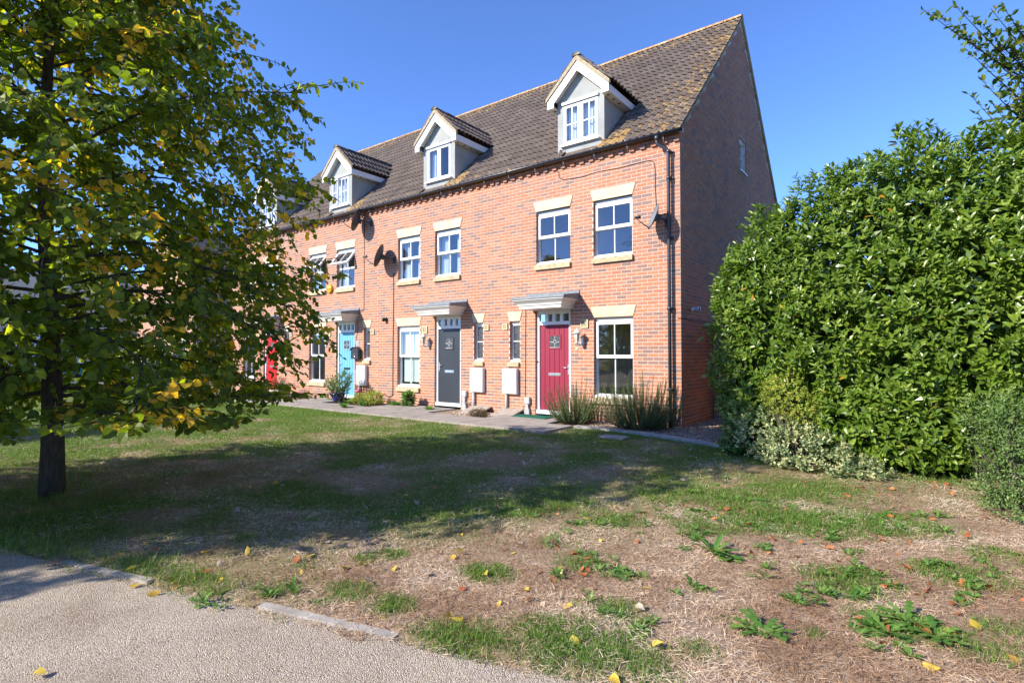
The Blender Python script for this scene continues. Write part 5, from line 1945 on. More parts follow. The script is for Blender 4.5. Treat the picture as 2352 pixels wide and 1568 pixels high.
# --- tree whose branches reach in at the upper right
bt0 = at(2520, 1000, 7.6); bt0[2] = -.1
bt = thing('beech_tree', 'tree behind the laurel whose thin branches reach into the sky', 'tree', bt0)
top = bt0 + np.array([-.1, .1, 6.3])
MB().tube([bt0, bt0 + np.array([.05, 0, 2]), bt0 + np.array([-.05, .05, 4]), top], [.12, .10, .075, .03], 10).build('trunk', 'bark', bt)
tips_px = [(2120, 22), (2190, 10), (2215, 110), (2225, 215), (2160, 35), (2260, 60), (2290, 120), (2250, 180), (2300, 10), (2330, 60), (2320, 150), (2330, 220), (2280, 240), (2240, 255), (2350, 100), (2350, 190), (2370, 30), (2300, 190), (2380, 240), (2390, 120), (2400, 60), (2275, 20), (2310, 95), (2345, 250)]
limbs = MB()
P, D, U = [], [], []
for i, (u, v) in enumerate(tips_px):
    tip = at(u, v, 7.2 + rng.uniform(-.6, .6))
    h0 = np.interp(v, [0, 260], [4.9, 3.4]) + rng.normal(0, .15)
    st = bt0 + np.array([0, 0, h0])
    mid = st * .5 + tip * .5 + np.array([0, 0, -.12])
    q3 = st * .2 + tip * .8 + np.array([0, 0, -.06])
    pts = [st, mid, q3, tip]
    limbs.tube(pts, [.016, .011, .006, .002], 5, False)
    arr = np.array(pts)
    L_ = np.linalg.norm(tip - mid)
    nl = int(L_ / .05)
    for k in range(nl):
        q = (k + rng.random()) / nl
        b = mid + (tip - mid) * q + np.array([0, 0, .06 * math.sin(q * 3.1)])
        dm = norm(tip - mid)
        tw = norm(dm + rng.normal(0, .75, 3))
        tl = rng.uniform(.02, .26) * (1 - q * .75)
        limbs.tube([b, b + tw * tl], [.003, .0015], 3, False)
        for m2 in range(1 + int(tl / .06) + (q < .55) * 2):
            lp = b + tw * tl * rng.uniform(.3, 1.0)
            P.append(lp); D.append(tw + rng.normal(0, .55, 3)); U.append(np.array([0, 0, 1.0]) + rng.normal(0, .6, 3))
for k in range(900):                       # fuller crown outside the frame
    c = top + rng.normal(0, 1, 3) * np.array([.8, .8, .7]) + np.array([.5, .3, -.6])
    if pix(c)[0, 0] < 2400: continue
    P.append(c); D.append(rng.normal(0, 1, 3)); U.append(np.array([0, 0, 1.0]) + rng.normal(0, .6, 3))
limbs.build('branches', 'bark', bt)
P, D, U = map(np.array, (P, D, U))
foliage(*BEECH, frames(D, U), P, rng.uniform(.06, .098, len(P)), rng.uniform(0, 1, len(P)) ** 1.2, 'beech_leaf', bt)


# --- rosemary bushes in front of the end house
def rosemary(label, cx, cy, rad, h, n):
    t = thing('rosemary_bush', label, 'bush', (cx, cy, -.1), 'rosemary bushes in the gravel bed')
    st = MB()
    P, D, U, Rn, Sc = [], [], [], [], []
    for i in range(n):
        a = rng.uniform(0, 6.28)
        rr = rad * math.sqrt(rng.random())
        lean = np.array([math.cos(a), math.sin(a), 0]) * rr / rad
        hh = h * (1 - .35 * (rr / rad) ** 2) * rng.uniform(.38, 1.12)
        p0 = np.array([cx, cy, -.1]) + lean * rad * .35 + rng.normal(0, .03, 3) * [1, 1, 0]
        tip = np.array([cx, cy, -.1]) + lean * rad * rng.uniform(.85, 1.1) + np.array([0, 0, hh])
        mid = p0 * .5 + tip * .5 + lean * rad * .18 + np.array([0, 0, -.02])
        st.tube([p0, mid, tip], [.004, .0025, .001], 4, False)
        m_ = int(hh / .0075)
        for k in range(m_):
            q = .12 + .88 * k / m_
            b = (1 - q) ** 2 * p0 + 2 * q * (1 - q) * mid + q * q * tip
            tn = norm(2 * (1 - q) * (mid - p0) + 2 * q * (tip - mid))
            an = k * 2.4
            s1 = norm(np.cross(tn, [.3, .5, 1.0])); s2 = np.cross(tn, s1)
            o_ = s1 * math.cos(an) + s2 * math.sin(an)
            P.append(b); D.append(o_ * .8 + tn * .8); U.append(tn + rng.normal(0, .2, 3)); Rn.append(min(1, max(0, q * .8 + rng.normal(0, .2)))); Sc.append(rng.uniform(.034, .052) * (1.1 - .45 * q))
    st.build('stems', 'rosemary_stem', t)
    P, D, U, Rn, Sc = map(np.array, (P, D, U, Rn, Sc))
    NV = (np.array([(-.11, 0, 0), (.11, 0, 0), (.09, .7, .02), (-.09, .7, .02), (0, 1, 0)]), np.array([(0, 1, 2), (0, 2, 3), (3, 2, 4)]))
    scatter('foliage', *NV, frames(D, U), P, Sc, Rn, 'rosemary_leaf', t, kind='stuff')


rosemary('rosemary bush in front of the crimson door', -2.08, -.52, .70, .92, 150)
rosemary('taller rosemary bush at the house corner by the downpipe', -.62, -.55, .86, 1.02, 220)


# --- small plants along the walk
def place(u, v):
    row = 'in the tree shade' if v < 1060 else 'in the middle of the lawn' if v < 1130 else 'on the sunny middle lawn' if v < 1190 else 'on thinning grass' if v < 1250 else 'on dry straw' if v < 1330 else 'on foreground straw' if v < 1420 else 'low in the foreground'
    marks = [(250, 'below the tree trunk'), (500, 'right of the tree trunk'), (700, 'below the red door'), (880, 'below the light blue door'), (1000, 'left below the charcoal door'), (1120, 'below the charcoal door'), (1220, 'below the two meter boxes'), (1320, 'below the crimson door'),
             (1480, 'below the corner window'), (1600, 'below the house corner'), (1720, 'below the gap before the laurel'), (1840, 'below the golden shrub'), (1960, 'below the left half of the laurel'), (2080, 'below the middle of the laurel'), (2220, 'below the right half of the laurel'), (9999, 'at the right edge')]
    return row + ', ' + next(t for x, t in marks if u < x)


def rosette(name, label, x, y, n, L_, w, mat='weed_leaf', up=.5, z=-.1, group='weeds in the lawn', tmpl=None):
    t = thing(name, label, 'plant', (x, y, z), group)
    tv, tf = tmpl or leaf_template(w, 'oval', .1, .28)
    a = np.arange(n) * 2.4 + rng.random() * 6
    d = np.stack([np.cos(a), np.sin(a), rng.uniform(.1, 1, n) * up * 2], 1)
    u = np.stack([-np.cos(a) * .3, -np.sin(a) * .3, np.ones(n)], 1)
    pos = np.stack([x + np.cos(a) * .008, y + np.sin(a) * .008, np.full(n, z)], 1)
    pieces('leaf', tv, tf, frames(d, u), pos, L_ * rng.uniform(.6, 1.1, n), rng.uniform(0, .95, n), mat, t)
    return t


DAND = (np.array([(-.04, 0, 0), (.04, 0, 0), (-.13, .28, .03), (.13, .30, .03), (-.05, .36, 0), (.05, .38, 0), (-.17, .58, .02), (.17, .60, .02), (-.06, .68, -.02), (.06, .7, -.02), (-.15, .86, -.05), (.15, .86, -.05), (0, 1.0, -.10)]),
        np.array([(0, 1, 3), (0, 3, 2), (2, 3, 5), (2, 5, 4), (4, 5, 7), (4, 7, 6), (6, 7, 9), (6, 9, 8), (8, 9, 11), (8, 11, 10), (10, 11, 12)]))
w1 = gnd(1640, 1268)
rosette('plantain', 'large plantain with upright strap leaves in the dry lawn', w1[0], w1[1], 11, .20, .26, up=.55)
w1b = gnd(1672, 1280)
rosette('broadleaf_weed', 'round-leaved weed right beside the large plantain', w1b[0], w1b[1], 12, .10, .8, up=.35)
dl = ['dandelion on bare straw in the lower middle right', 'big dandelion in the clump of orange leaves, lower right', 'dandelion at the left of the orange leaf clump, lower right', 'dandelion at the right of the orange leaf clump, lower right']
for (u, v), lb in zip(((1752, 1448), (2085, 1425), (2035, 1450), (2150, 1460)), dl):
    q = gnd(u, v)
    rosette('dandelion', lb, q[0], q[1], 16, .15, .3, up=.28, tmpl=DAND)
zone = [(1300, 1310, 6), (1345, 1285, 9), (1390, 1310, 7), (1440, 1320, 6), (1430, 1410, 8), (1480, 1440, 7), (1330, 1375, 7), (1320, 1210, 7), (1360, 1195, 7), (1420, 1190, 10), (1440, 1210, 6), (1500, 1165, 6), (1560, 1170, 6),
        (1880, 1345, 8), (1930, 1310, 9), (1980, 1320, 9), (2010, 1350, 9), (1900, 1370, 7), (2150, 1300, 9), (2200, 1320, 9), (2250, 1345, 9), (2230, 1380, 8), (1780, 1255, 7), (1690, 1215, 7), (1730, 1200, 8), (1780, 1190, 8), (1850, 1215, 8), (1920, 1225, 8), (1900, 1255, 6), (1600, 1215, 7), (1650, 1170, 7), (1700, 1150, 7), (1760, 1160, 7),
        (1830, 1165, 7), (1890, 1190, 7), (1950, 1200, 7), (2010, 1200, 7), (2060, 1220, 8), (2110, 1215, 8), (2040, 1180, 6), (2140, 1180, 6), (2260, 1270, 7), (2000, 1440, 8), (2050, 1490, 9), (1770, 1310, 4), (1835, 1375, 6), (1610, 1360, 4), (1185, 1178, 9), (2300, 1330, 5), (640, 1355, 5), (470, 1385, 5), (700, 1375, 4), (1580, 1240, 6), (1620, 1230, 6), (1560, 1130, 7), (1620, 1110, 6), (1260, 1240, 5)]
for u, v, n in zone:
    for j in range(5):
        uu, vv = u + rng.normal(0, 30), v + rng.normal(0, 11)
        q = gnd(uu, vv)
        toothed = rng.random() < .6
        sz = rng.uniform(.03, .075)
        size_w = 'tiny' if sz < .045 else 'small' if sz < .06 else 'broad'
        rosette('lawn_weed', size_w + (' toothed' if toothed else ' oval-leaved') + ' weed ' + place(uu, vv), q[0], q[1], n + 4, sz, .42, up=rng.uniform(.2, .8), tmpl=DAND if toothed else None)

walk_px = [(800, 925), (820, 915), (845, 918), (860, 905), (880, 920), (900, 930), (920, 922), (940, 918), (935, 930), (770, 918), (740, 915), (720, 905), (700, 912), (985, 943), (905, 915), (870, 928), (830, 932), (790, 938), (955, 928)]
for i, (u, v) in enumerate(walk_px):
    q = gnd(u, v, -.09)
    if q[1] > -.1: q[1] = -.3 - rng.random() * .5
    rosette('border_weed', 'leafy weed along the walkway ' + ('left of the light blue door' if u < 770 else 'at the light blue door step' if u < 830 else 'near the yellow-green clump' if u < 885 else 'under the charcoal-door house window' if u < 950 else 'by the charcoal door step') + (' near the wall' if v < 920 else ' at the path edge'), q[0], q[1], 14, rng.uniform(.14, .26), .5, 'weed_leaf', rng.uniform(.6, 1.2), -.08, 'weeds along the walkway')
shrub('euphorbia_clump', 'yellow-green feathery clump by the walk below the dish cable', 'plant', [((-8.55, -.45, .05), (.3, .25, .24)), ((-9.1, -.5, .02), (.25, .25, .2))], 220, OVAL, .05, 'golden_leaf', 9, .8, .8, .1, n_single=60)
shrub('leafy_clump', 'leafy green plant at the left corner of the charcoal-door window', 'plant', [((-7.25, -.38, .1), (.17, .16, .24))], 60, OVAL, .09, 'weed_leaf', 7, 1.0, .5, .1, n_single=60)
shrub('heather', 'small rusty heather mound on the gravel by the walk', 'plant', [((-4.28, -.98, -.04), (.27, .2, .15))], 420, OVAL, .018, 'heather_leaf', 8, .7, .9, .06, n_single=60)
q = gnd(795, 912, -.06)
pot = thing('flower_pot', 'dark blue glazed pot in front of the light blue door', 'pot', (-10.0, -.62, -.06))
MB().lathe((-10.0, -.62, -.06), [(.13, 0), (.15, .03), (.18, .14), (.19, .20), (.21, .205), (.21, .235), (.185, .235), (.175, .19), (.0, .185)], 18).build('pot_body', 'blue_pot', pot)
rb = shrub('rose_bush', 'leafy rose bush growing in the blue pot', 'plant', [((-10.0, -.62, .45), (.38, .35, .30)), ((-9.75, -.6, .62), (.22, .2, .22))], 190, OVAL, .06, 'grey_leaf', 6, 1.0, .6, .12, n_single=80)
fl = thing('pink_flower', 'single pink bloom beside the blue pot', 'flower', (-9.3, -.45, -.08))
MB().tube([(-9.32, -.45, -.08), (-9.30, -.46, .12), (-9.27, -.47, .22)], .006, 5).build('stem', 'dry_stem', fl)
for k in range(12):
    a = k * 2.4
    r_ = .02 + .0025 * k
    MB().lathe((-9.27 + math.cos(a) * r_, -.47 + math.sin(a) * r_, .23 + .004 * (12 - k)), [(.0, -.02), (.028, 0), (.034, .02), (.02, .04), (.0, .045)], 7, (math.cos(a), math.sin(a), .8)).build('petal', 'pink', fl)
pl = thing('planter_box', 'pale planter trough left of the light blue door house', 'planter', (-13.2, -.7, -.06))
for bx_ in ((-13.6, -.9, -.07, -12.75, -.87, .16), (-13.6, -.53, -.07, -12.75, -.50, .16), (-13.6, -.868, -.07, -13.57, -.532, .16), (-12.78, -.868, -.07, -12.75, -.532, .16)):
    MB().box(*bx_).build('side_board', 'wood_grey', pl)
MB().box(-13.568, -.866, -.06, -12.782, -.534, .12).build('soil', 'dry_stem', pl)
shrub('dry_shrub', 'brown withered shrub in the pale planter trough', 'plant', [((-13.1, -.7, .3), (.42, .2, .28))], 160, OVAL, .04, 'heather_leaf', 6, 1.0, .7, .12, n_single=40)


# ================================================================== lawn cover
def lawn_ok(x, y):
    ok = (y > kerb_y(x) - .04 - .10 * np.maximum(0, fnoise(x * 6, y * 6, 8) - .45) * 2)
    edge = np.where(x < -1.75, -2.13, np.interp(x, [-1.75, -1.2, -.57, 0, .5, 1.0, 1.5, 1.51, 3, 9], [-1.13, -1.1, -1.16, -1.29, -1.43, -1.63, -1.9, -1.2, -1.0, -1.0]))
    dk = y - kerb_y(x)
    stone = (dk > -.005) & (dk < .062) & (((x > -1.25) & (x < .12)) | ((x > .58) & (x < 1.6)))
    return ok & (y < edge) & (~stone | (rng.random(len(x)) < .12))


def wedge(n, d0, d1, power):
    u = rng.random(n)
    k = 2 - power
    d = (d0 ** k + u * (d1 ** k - d0 ** k)) ** (1 / k)
    r = rng.uniform(-1, 1, n) * (d * 1.02 + .5)
    f2 = FWD[:2] / np.linalg.norm(FWD[:2])
    p = CAM[:2] + d[:, None] * f2 + r[:, None] * RGT[:2]
    return p[:, 0], p[:, 1], d


def blades(name, x, y, d, L_, w, el, rnd_, mat):
    n = len(x)
    az = rng.uniform(0, 2 * np.pi, n)
    D = np.stack([np.cos(az) * np.cos(el), np.sin(az) * np.cos(el), np.sin(el)], 1)
    U = np.stack([-np.cos(az) * np.sin(el), -np.sin(az) * np.sin(el), np.cos(el)], 1) + rng.normal(0, .35, (n, 3))
    z = ground_z(x, y)
    z = np.where(y < kerb_y(x) + .03, -.110, z)
    pos = np.stack([x, y, z + .001 + np.where(el < .3, rng.uniform(0, .012, n), -.004)], 1)
    sc = np.stack([w, L_, L_], 1)
    return scatter(name, *BLADE, frames(D, U), pos, sc, rnd_, mat, None, kind='stuff')


x, y, d = wedge(440000, 1.2, 12, 1.45)
g = greenness(x, y)
k = lawn_ok(x, y) & (rng.random(len(x)) > g * .8) & (fnoise(x * 3.1, y * 3.1, 21) + rng.normal(0, .12, len(x)) > .30)
x, y, d = x[k], y[k], d[k]
n = len(x)
tone = np.clip(fnoise(x * 2.6, y * 2.6, 31) * 2.1 - .6 + rng.normal(0, .24, n), 0, 1)
blades('dead_grass', x, y, d, rng.uniform(.022, .06, n) * (1 + .05 * d), rng.uniform(.0012, .0026, n) * (1 + .16 * d), np.abs(rng.normal(.10, .2, n)), tone, 'straw')
x, y, d = wedge(450000, 1.2, 16, 1.1)
g = greenness(x, y)
k = lawn_ok(x, y) & (rng.random(len(x)) < g * 1.0)
x, y, d, g = x[k], y[k], d[k], g[k]
n = len(x)
blades('green_grass', x, y, d, rng.uniform(.018, .045, n) * (.7 + .6 * g) * (1 + .03 * d), rng.uniform(.0014, .0028, n) * (1 + .16 * d), rng.uniform(.35, 1.35, n), np.clip(rng.normal(.45, .25, n) + (1 - g) * .25, 0, 1), 'green_grass')
# thick green tufts in the patches
PX, PY, PG = [], [], []
for px_, py_, pr_, ps_ in PATCH_W:
    n_ = int(11000 * pr_ * pr_ * 3.2 * ps_)
    a_ = rng.uniform(0, 6.28, n_); r_ = pr_ * 1.15 * np.sqrt(rng.random(n_)) * rng.uniform(.7, 1.15, n_)
    PX.append(px_ + r_ * np.cos(a_) * 1.25); PY.append(py_ + r_ * np.sin(a_)); PG.append(np.clip(1.2 - r_ / (pr_ * 1.2), .2, 1))
x, y, g = map(np.concatenate, (PX, PY, PG))
k = lawn_ok(x, y) & (fnoise(x * 9, y * 9, 17) > .40)
x, y, g = x[k], y[k], g[k]
n = len(x)
d = (x - CAM[0]) * FWD[0] + (y - CAM[1]) * FWD[1]
blades('tuft_grass', x, y, d, rng.uniform(.025, .065, n) * (.6 + .5 * g), rng.uniform(.0016, .0034, n) * (1 + .14 * d), rng.uniform(.3, 1.3, n), np.clip(rng.normal(.4, .25, n), 0, 1), 'green_grass')
# longer tufts round the trunk and the far lawn edge
x = np.concatenate([rng.normal(-3.44, .6, 2500), rng.uniform(-2.2, 0.3, 1800)]); y = np.concatenate([rng.normal(-8.65, .45, 2500), np.zeros(1800)])
y[2500:] = kerb_y(x[2500:]) + np.abs(rng.normal(.05, .12, 1800))
k = lawn_ok(x, y); x, y = x[k], y[k]; n = len(x)
blades('long_grass', x, y, None, rng.uniform(.05, .13, n), rng.uniform(.0022, .004, n), rng.uniform(.5, 1.4, n), rng.uniform(0, 1, n), 'green_grass')

# ================================================================== fallen leaves, one by one
FL = []
for w_, fo_, dr_ in ((.9, .10, .12), (.85, .28, .06), (.62, .22, .2)):
    tv, tf = leaf_template(w_, 'heart' if w_ > .7 else 'oval', fo_, dr_)
    tv = np.vstack([tv, [(-.012, -.35, .03), (.012, -.35, .03), (0, 0, .0)]])
    tf = np.vstack([tf, [(10, 11, 12)]])
    me = np_mesh('fallen_leaf', tv, tf, smooth=True)
    me.materials.append(MT['fallen'])
    FL.append(me)


def drop_leaf(u, v, size, r, label, on_path=False):
    q = gnd(u, v)
    x, y = q[0], q[1]
    z = float(ground_z(x, y)) if y > kerb_y(x) + .02 else -.108
    o = bpy.data.objects.new('fallen_leaf', FL[rng.integers(3)])
    COL.objects.link(o)
    o.location = (x, y, z + size * .16 + .006)
    o.rotation_euler = (rng.normal(0, .35), rng.normal(0, .35) + (math.pi if rng.random() < .3 else 0), rng.uniform(0, 6.28))
    o.scale = (size, size, size)
    o['rnd'] = float(r)
    tag(o, label, 'fallen leaf', 'fallen leaves on the lawn and path')


yel = [(75, 1550, 'yellow fallen leaf on the footpath in the bottom left corner'), (295, 1347, 'yellow fallen leaf on the footpath just off the edging stones'), (370, 1360, 'curled yellow leaf on the edging stone, middle of the footpath edge'),
       (318, 1305, 'yellow leaf in the grass tuft above the footpath edge'), (415, 1345, 'orange-yellow leaf beside the edging stone, left foreground'), (475, 1270, 'long yellow leaf on straw, left foreground'), (565, 1280, 'yellow leaf on straw left of centre foreground'), (513, 1222, 'yellow leaf on the shade edge, left foreground'),
       (345, 1247, 'yellow leaf in deep tree shade above the footpath'), (725, 1278, 'yellow leaf on straw between two grass tufts'), (785, 1305, 'orange-yellow pair leaf right of the straw middle'), (830, 1303, 'yellow leaf near the twin tufts, left of centre'), (875, 1424, 'yellow leaf behind the edging stones, lower middle'),
       (1030, 1418, 'yellow leaf beside an orange one, lower middle'), (1062, 1420, 'round orange leaf beside a yellow one, lower middle'), (1308, 1388, 'large yellow leaf in the weeds, centre foreground'), (1328, 1474, 'large yellow leaf on green grass, lower centre'), (1400, 1558, 'yellow leaf cut by the bottom edge'), (690, 1085, 'orange leaf in the sunlit gap of the tree shade'),
       (640, 1112, 'pale yellow leaf in the sunlit gap of the tree shade'), (570, 1122, 'pale leaf at the left of the sunlit gap in the shade'), (600, 1130, 'small yellow leaf in the sunlit gap of the shade'), (815, 1115, 'pale yellow leaf in the shaded lawn left of centre'), (2230, 1440, 'yellow leaf right of the orange leaf clump'), (2325, 1512, 'orange leaf at the right edge of the foreground'), (2120, 1525, 'orange leaf on straw near the bottom right'), (1500, 1490, 'narrow yellow leaf on straw right of the green patch')]
for u, v, lb in yel:
    drop_leaf(u, v, rng.uniform(.055, .078), rng.uniform(.55, .82), lb)
for i in range(270):
    if i < 120:                                   # orange litter in the weeds at the right
        c = [(2080, 1440, 75, 28), (1900, 1260, 130, 35), (2200, 1350, 70, 30), (1350, 1300, 60, 30), (1700, 1210, 90, 35), (2150, 1190, 130, 25), (2030, 1118, 130, 10), (2080, 1128, 120, 10)][i % 8]
        u, v = rng.normal(c[0], c[2]), rng.normal(c[1], c[3])
        r = rng.uniform(0, .5)
        sz = rng.uniform(.035, .065)
        lb = 'orange fallen leaf ' + place(u, v)
    elif i < 170:                                # pale leaves in the shade
        u, v = rng.uniform(1150, 1720), rng.uniform(990, 1110)
        r = rng.uniform(.9, 1.0)
        sz = rng.uniform(.05, .085)
        lb = 'pale fallen leaf ' + place(u, v)
    else:
        u, v = rng.uniform(150, 1500), rng.uniform(1090, 1400)
        r = rng.choice([rng.uniform(0, .5), rng.uniform(.6, .8), rng.uniform(.9, 1)])
        sz = rng.uniform(.035, .07)
        lb = ('orange' if r < .5 else 'yellow' if r < .85 else 'pale') + ' fallen leaf ' + place(u, v)
    q = gnd(u, v)
    if not lawn_ok(np.array([q[0]]), np.array([q[1]]))[0]:
        continue
    drop_leaf(u, v, sz, r, lb)

# ================================================================== background beyond the road
m = Mat('far_brick', 0.9, 0.2)
bt_ = m.node('TexBrick')
bt_.inputs['Scale'].default_value = 1.0
bt_.inputs['Brick Width'].default_value = .225
bt_.inputs['Row Height'].default_value = .075
bt_.inputs['Mortar Size'].default_value = .008
bt_.inputs['Color1'].default_value = (.46, .19, .11, 1)
bt_.inputs['Color2'].default_value = (.36, .17, .12, 1)
bt_.inputs['Mortar'].default_value = (.6, .5, .4, 1)
g_ = m.node('NewGeometry')
sx = m.node('SeparateXYZ')
m.link(g_.outputs['Position'], sx.inputs[0])
cx_ = m.node('CombineXYZ')
m.link(m.math('ADD', sx.outputs[0], sx.outputs[1]), cx_.inputs[0])
m.link(sx.outputs[2], cx_.inputs[1])
m.link(cx_.outputs[0], bt_.inputs['Vector'])
m.color(bt_.outputs['Color'])
MT['far_brick'] = m.m
MT['far_cream'] = simple('cream_render_wall', (.62, .55, .42), .9, .1, .08, 2)
m = Mat('far_tile', .9, .2)
w_ = m.node('TexWave')
w_.bands_direction = 'Z'
w_.inputs['Scale'].default_value = 1.4
m.link(m.pos((.1, .1, 1)), w_.inputs['Vector'])
m.color(m.mix(1.0, m.ramp(m.noise(m.pos(), 5, 5), [(.3, (.12, .085, .07)), (.7, (.21, .16, .14))]), m.ramp(w_.outputs['Color'], [(0, (.7, .7, .7)), (.5, (1, 1, 1))]), 'MULTIPLY'))
MT['far_tile'] = m.m


def far_house(label, x0, x1, y0, y1, ez, rz, along, wall):
    t = thing('far_house', label, 'house', ((x0 + x1) / 2, (y0 + y1) / 2, 0), 'houses across the road')
    wl_ = MB().box(x0, y0, -.15, x1, y1, ez).build('wall', wall, t)
    r_ = MB()
    o_ = .25
    if along == 'y':
        xm = (x0 + x1) / 2
        MB().prism([(x0, ez), (x1, ez), (xm, rz - .12)], y0 + .005, y1 - .005, 1).build('gable_wall', wall, t)
        s_ = (rz - ez) / ((x1 - x0) / 2)
        r_.prism([(x0 - o_, ez - o_ * s_), (xm, rz), (x1 + o_, ez - o_ * s_), (x1 + o_, ez - o_ * s_ + .14), (xm, rz + .14), (x0 - o_, ez - o_ * s_ + .14)], y0 - .1, y1 + .1, 1)
    else:
        ym = (y0 + y1) / 2
        MB().prism([(y0, ez), (y1, ez), (ym, rz - .12)], x0 + .005, x1 - .005, 0).build('gable_wall', wall, t)
        s_ = (rz - ez) / ((y1 - y0) / 2)
        r_.prism([(y0 - o_, ez - o_ * s_), (ym, rz), (y1 + o_, ez - o_ * s_), (y1 + o_, ez - o_ * s_ + .14), (ym, rz + .14), (y0 - o_, ez - o_ * s_ + .14)], x0 - .1, x1 + .1, 0)
    rf = r_.build('roof', 'far_tile', t)
    cxm, cym = ((x0 + x1) / 2, y0 + (y1 - y0) * .7) if along == 'y' else (x0 + (x1 - x0) * .3, (y0 + y1) / 2)
    MB().box(cxm - .3, cym - .3, rz - .5, cxm + .3, cym + .3, rz + .9).build('chimney', wall, rf)
    nw = max(2, int((x1 - x0) / 2.3))
    for fz0, fz1 in ((.9, 2.1), (3.3, 4.5)):
        for i in range(nw):
            xc = x0 + (x1 - x0) * (i + .5) / nw
            if fz0 < 1 and i == 0:
                d_ = MB().box(xc - .5, y0 - .03, 0, xc + .5, y0 + .02, 2.2).build('door', 'upvc', t)
                MB().box(xc - .42, y0 - .05, .05, xc + .42, y0 - .031, 2.05).build('door_leaf', 'charcoal', d_)
                continue
            f_ = MB()
            f_.box(xc - .5, y0 - .03, fz0, xc - .44, y0 + .02, fz1).box(xc + .44, y0 - .03, fz0, xc + .5, y0 + .02, fz1).box(xc - .44, y0 - .03, fz0, xc + .44, y0 + .02, fz0 + .06).box(xc - .44, y0 - .03, fz1 - .06, xc + .44, y0 + .02, fz1).box(xc - .03, y0 - .03, fz0 + .06, xc + .03, y0 + .02, fz1 - .06)
            w2 = f_.build('window', 'upvc', t)
            for s2 in (-1, 1):
                MB().box(*sorted((xc + s2 * .03, xc + s2 * .44))[:1], y0 - .012, fz0 + .06, sorted((xc + s2 * .03, xc + s2 * .44))[1], y0 - .004, fz1 - .06).build('pane', 'dark_glass', w2)
            MB().prism([(xc - .5, fz1 + .005), (xc + .5, fz1 + .005), (xc + .57, fz1 + .22), (xc - .57, fz1 + .22)], y0 - .015, y0 + .02, 1).build('lintel', 'stone', w2)
    # windows in the wall towards +x
    for fz0, fz1 in ((3.3, 4.4),):
        yc = y0 + (y1 - y0) * .35
        w2 = MB().box(x1 - .02, yc - .45, fz0, x1 + .03, yc + .45, fz1).build('window', 'upvc', t)
        MB().box(x1 + .031, yc - .38, fz0 + .07, x1 + .036, yc + .38, fz1 - .07).build('pane', 'dark_glass', w2)
    return t


far_house('brick house across the road seen through the tree, its side in shade', -35.0, -27.2, 2.5, 12.0, 5.0, 8.6, 'y', 'far_brick')
far_house('brick house with cream walls beyond the vehicles at the far left', -47, -38.5, -4, 5, 4.9, 8.4, 'x', 'far_cream')
far_house('brick house furthest left behind the white van', -50, -41, -17, -8, 4.9, 8.4, 'x', 'far_brick')


def vehicle(name, label, cat, u, v, yaw, paint, prof, width, L_, glass_prof, wheel_r=.32, wb=(.18, .8), stripe=None):
    q = gnd(u, v, -.1)
    t = thing(name, label, cat, (q[0], q[1], -.1), 'vehicles parked along the road')
    ca, sa = math.cos(yaw), math.sin(yaw)

    def xf(p):
        return (q[0] + p[0] * ca - p[1] * sa, q[1] + p[0] * sa + p[1] * ca, p[2] - .1)
    W = width / 2
    m_ = MB()
    V = []
    n_ = len(prof)
    for s_ in (-1, 1):
        for (px, pz) in prof:
            inset = .12 * max(0, (pz - .85)) / .6
            V.append((px - L_ / 2, s_ * (W - inset), pz))
    m_.add(V, [tuple(range(n_))[::-1], tuple(range(n_, 2 * n_))] + [(i, (i + 1) % n_, n_ + (i + 1) % n_, n_ + i) for i in range(n_)])
    body = apply_xf(m_, xf).build('body', paint, t)
    for gp in glass_prof:
        for s_ in (-1, 1):
            g2 = MB()
            vv = []
            for off in (.0, .012):
                for px, pz in gp:
                    inset = .12 * max(0, (pz - .85)) / .6
                    vv.append((px - L_ / 2, s_ * (W - inset + off), pz))
            k_ = len(gp)
            g2.add(vv, [tuple(range(k_, 2 * k_)), tuple(range(k_))[::-1]] + [(i, (i + 1) % k_, k_ + (i + 1) % k_, k_ + i) for i in range(k_)])
            apply_xf(g2, xf).build('side_window', 'dark_glass', t)
    for px in wb:
        for s_ in (-1, 1):
            c_ = (L_ * (px - .5), s_ * (W - .10), wheel_r)
            w2 = apply_xf(MB().lathe((c_[0], c_[1] - s_ * .09, c_[2]), [(wheel_r * .6, 0), (wheel_r * .95, .01), (wheel_r, .05), (wheel_r, .17), (wheel_r * .95, .21), (wheel_r * .62, .215)], 20, (0, s_, 0)), xf).build('wheel', 'tyre', t)
            apply_xf(MB().lathe((c_[0], c_[1] + s_ * .10, c_[2]), [(wheel_r * .62, 0), (wheel_r * .55, .02), (wheel_r * .2, .03), (0, .03)], 14, (0, s_, 0)), xf).build('rim', 'metal', w2)
    for s_ in (-1, 1):
        apply_xf(MB().box(-L_ / 2 - .015, s_ * (W - .25) - .12, .62, -L_ / 2 + .02, s_ * (W - .25) + .12, .80), xf).build('tail_light', 'lamp_red', t)
        apply_xf(MB().box(L_ / 2 - .03, s_ * (W - .28) - .14, .58, L_ / 2 + .012, s_ * (W - .28) + .14, .74), xf).build('headlight', 'metal', t)
    if stripe:
        for s_ in (-1, 1):
            apply_xf(MB().box(-L_ / 2 + .1, s_ * (W + .006) - .005, .55, L_ / 2 - .25, s_ * (W + .006) + .005, 1.0), xf).build('side_stripe', stripe, t)
    return t


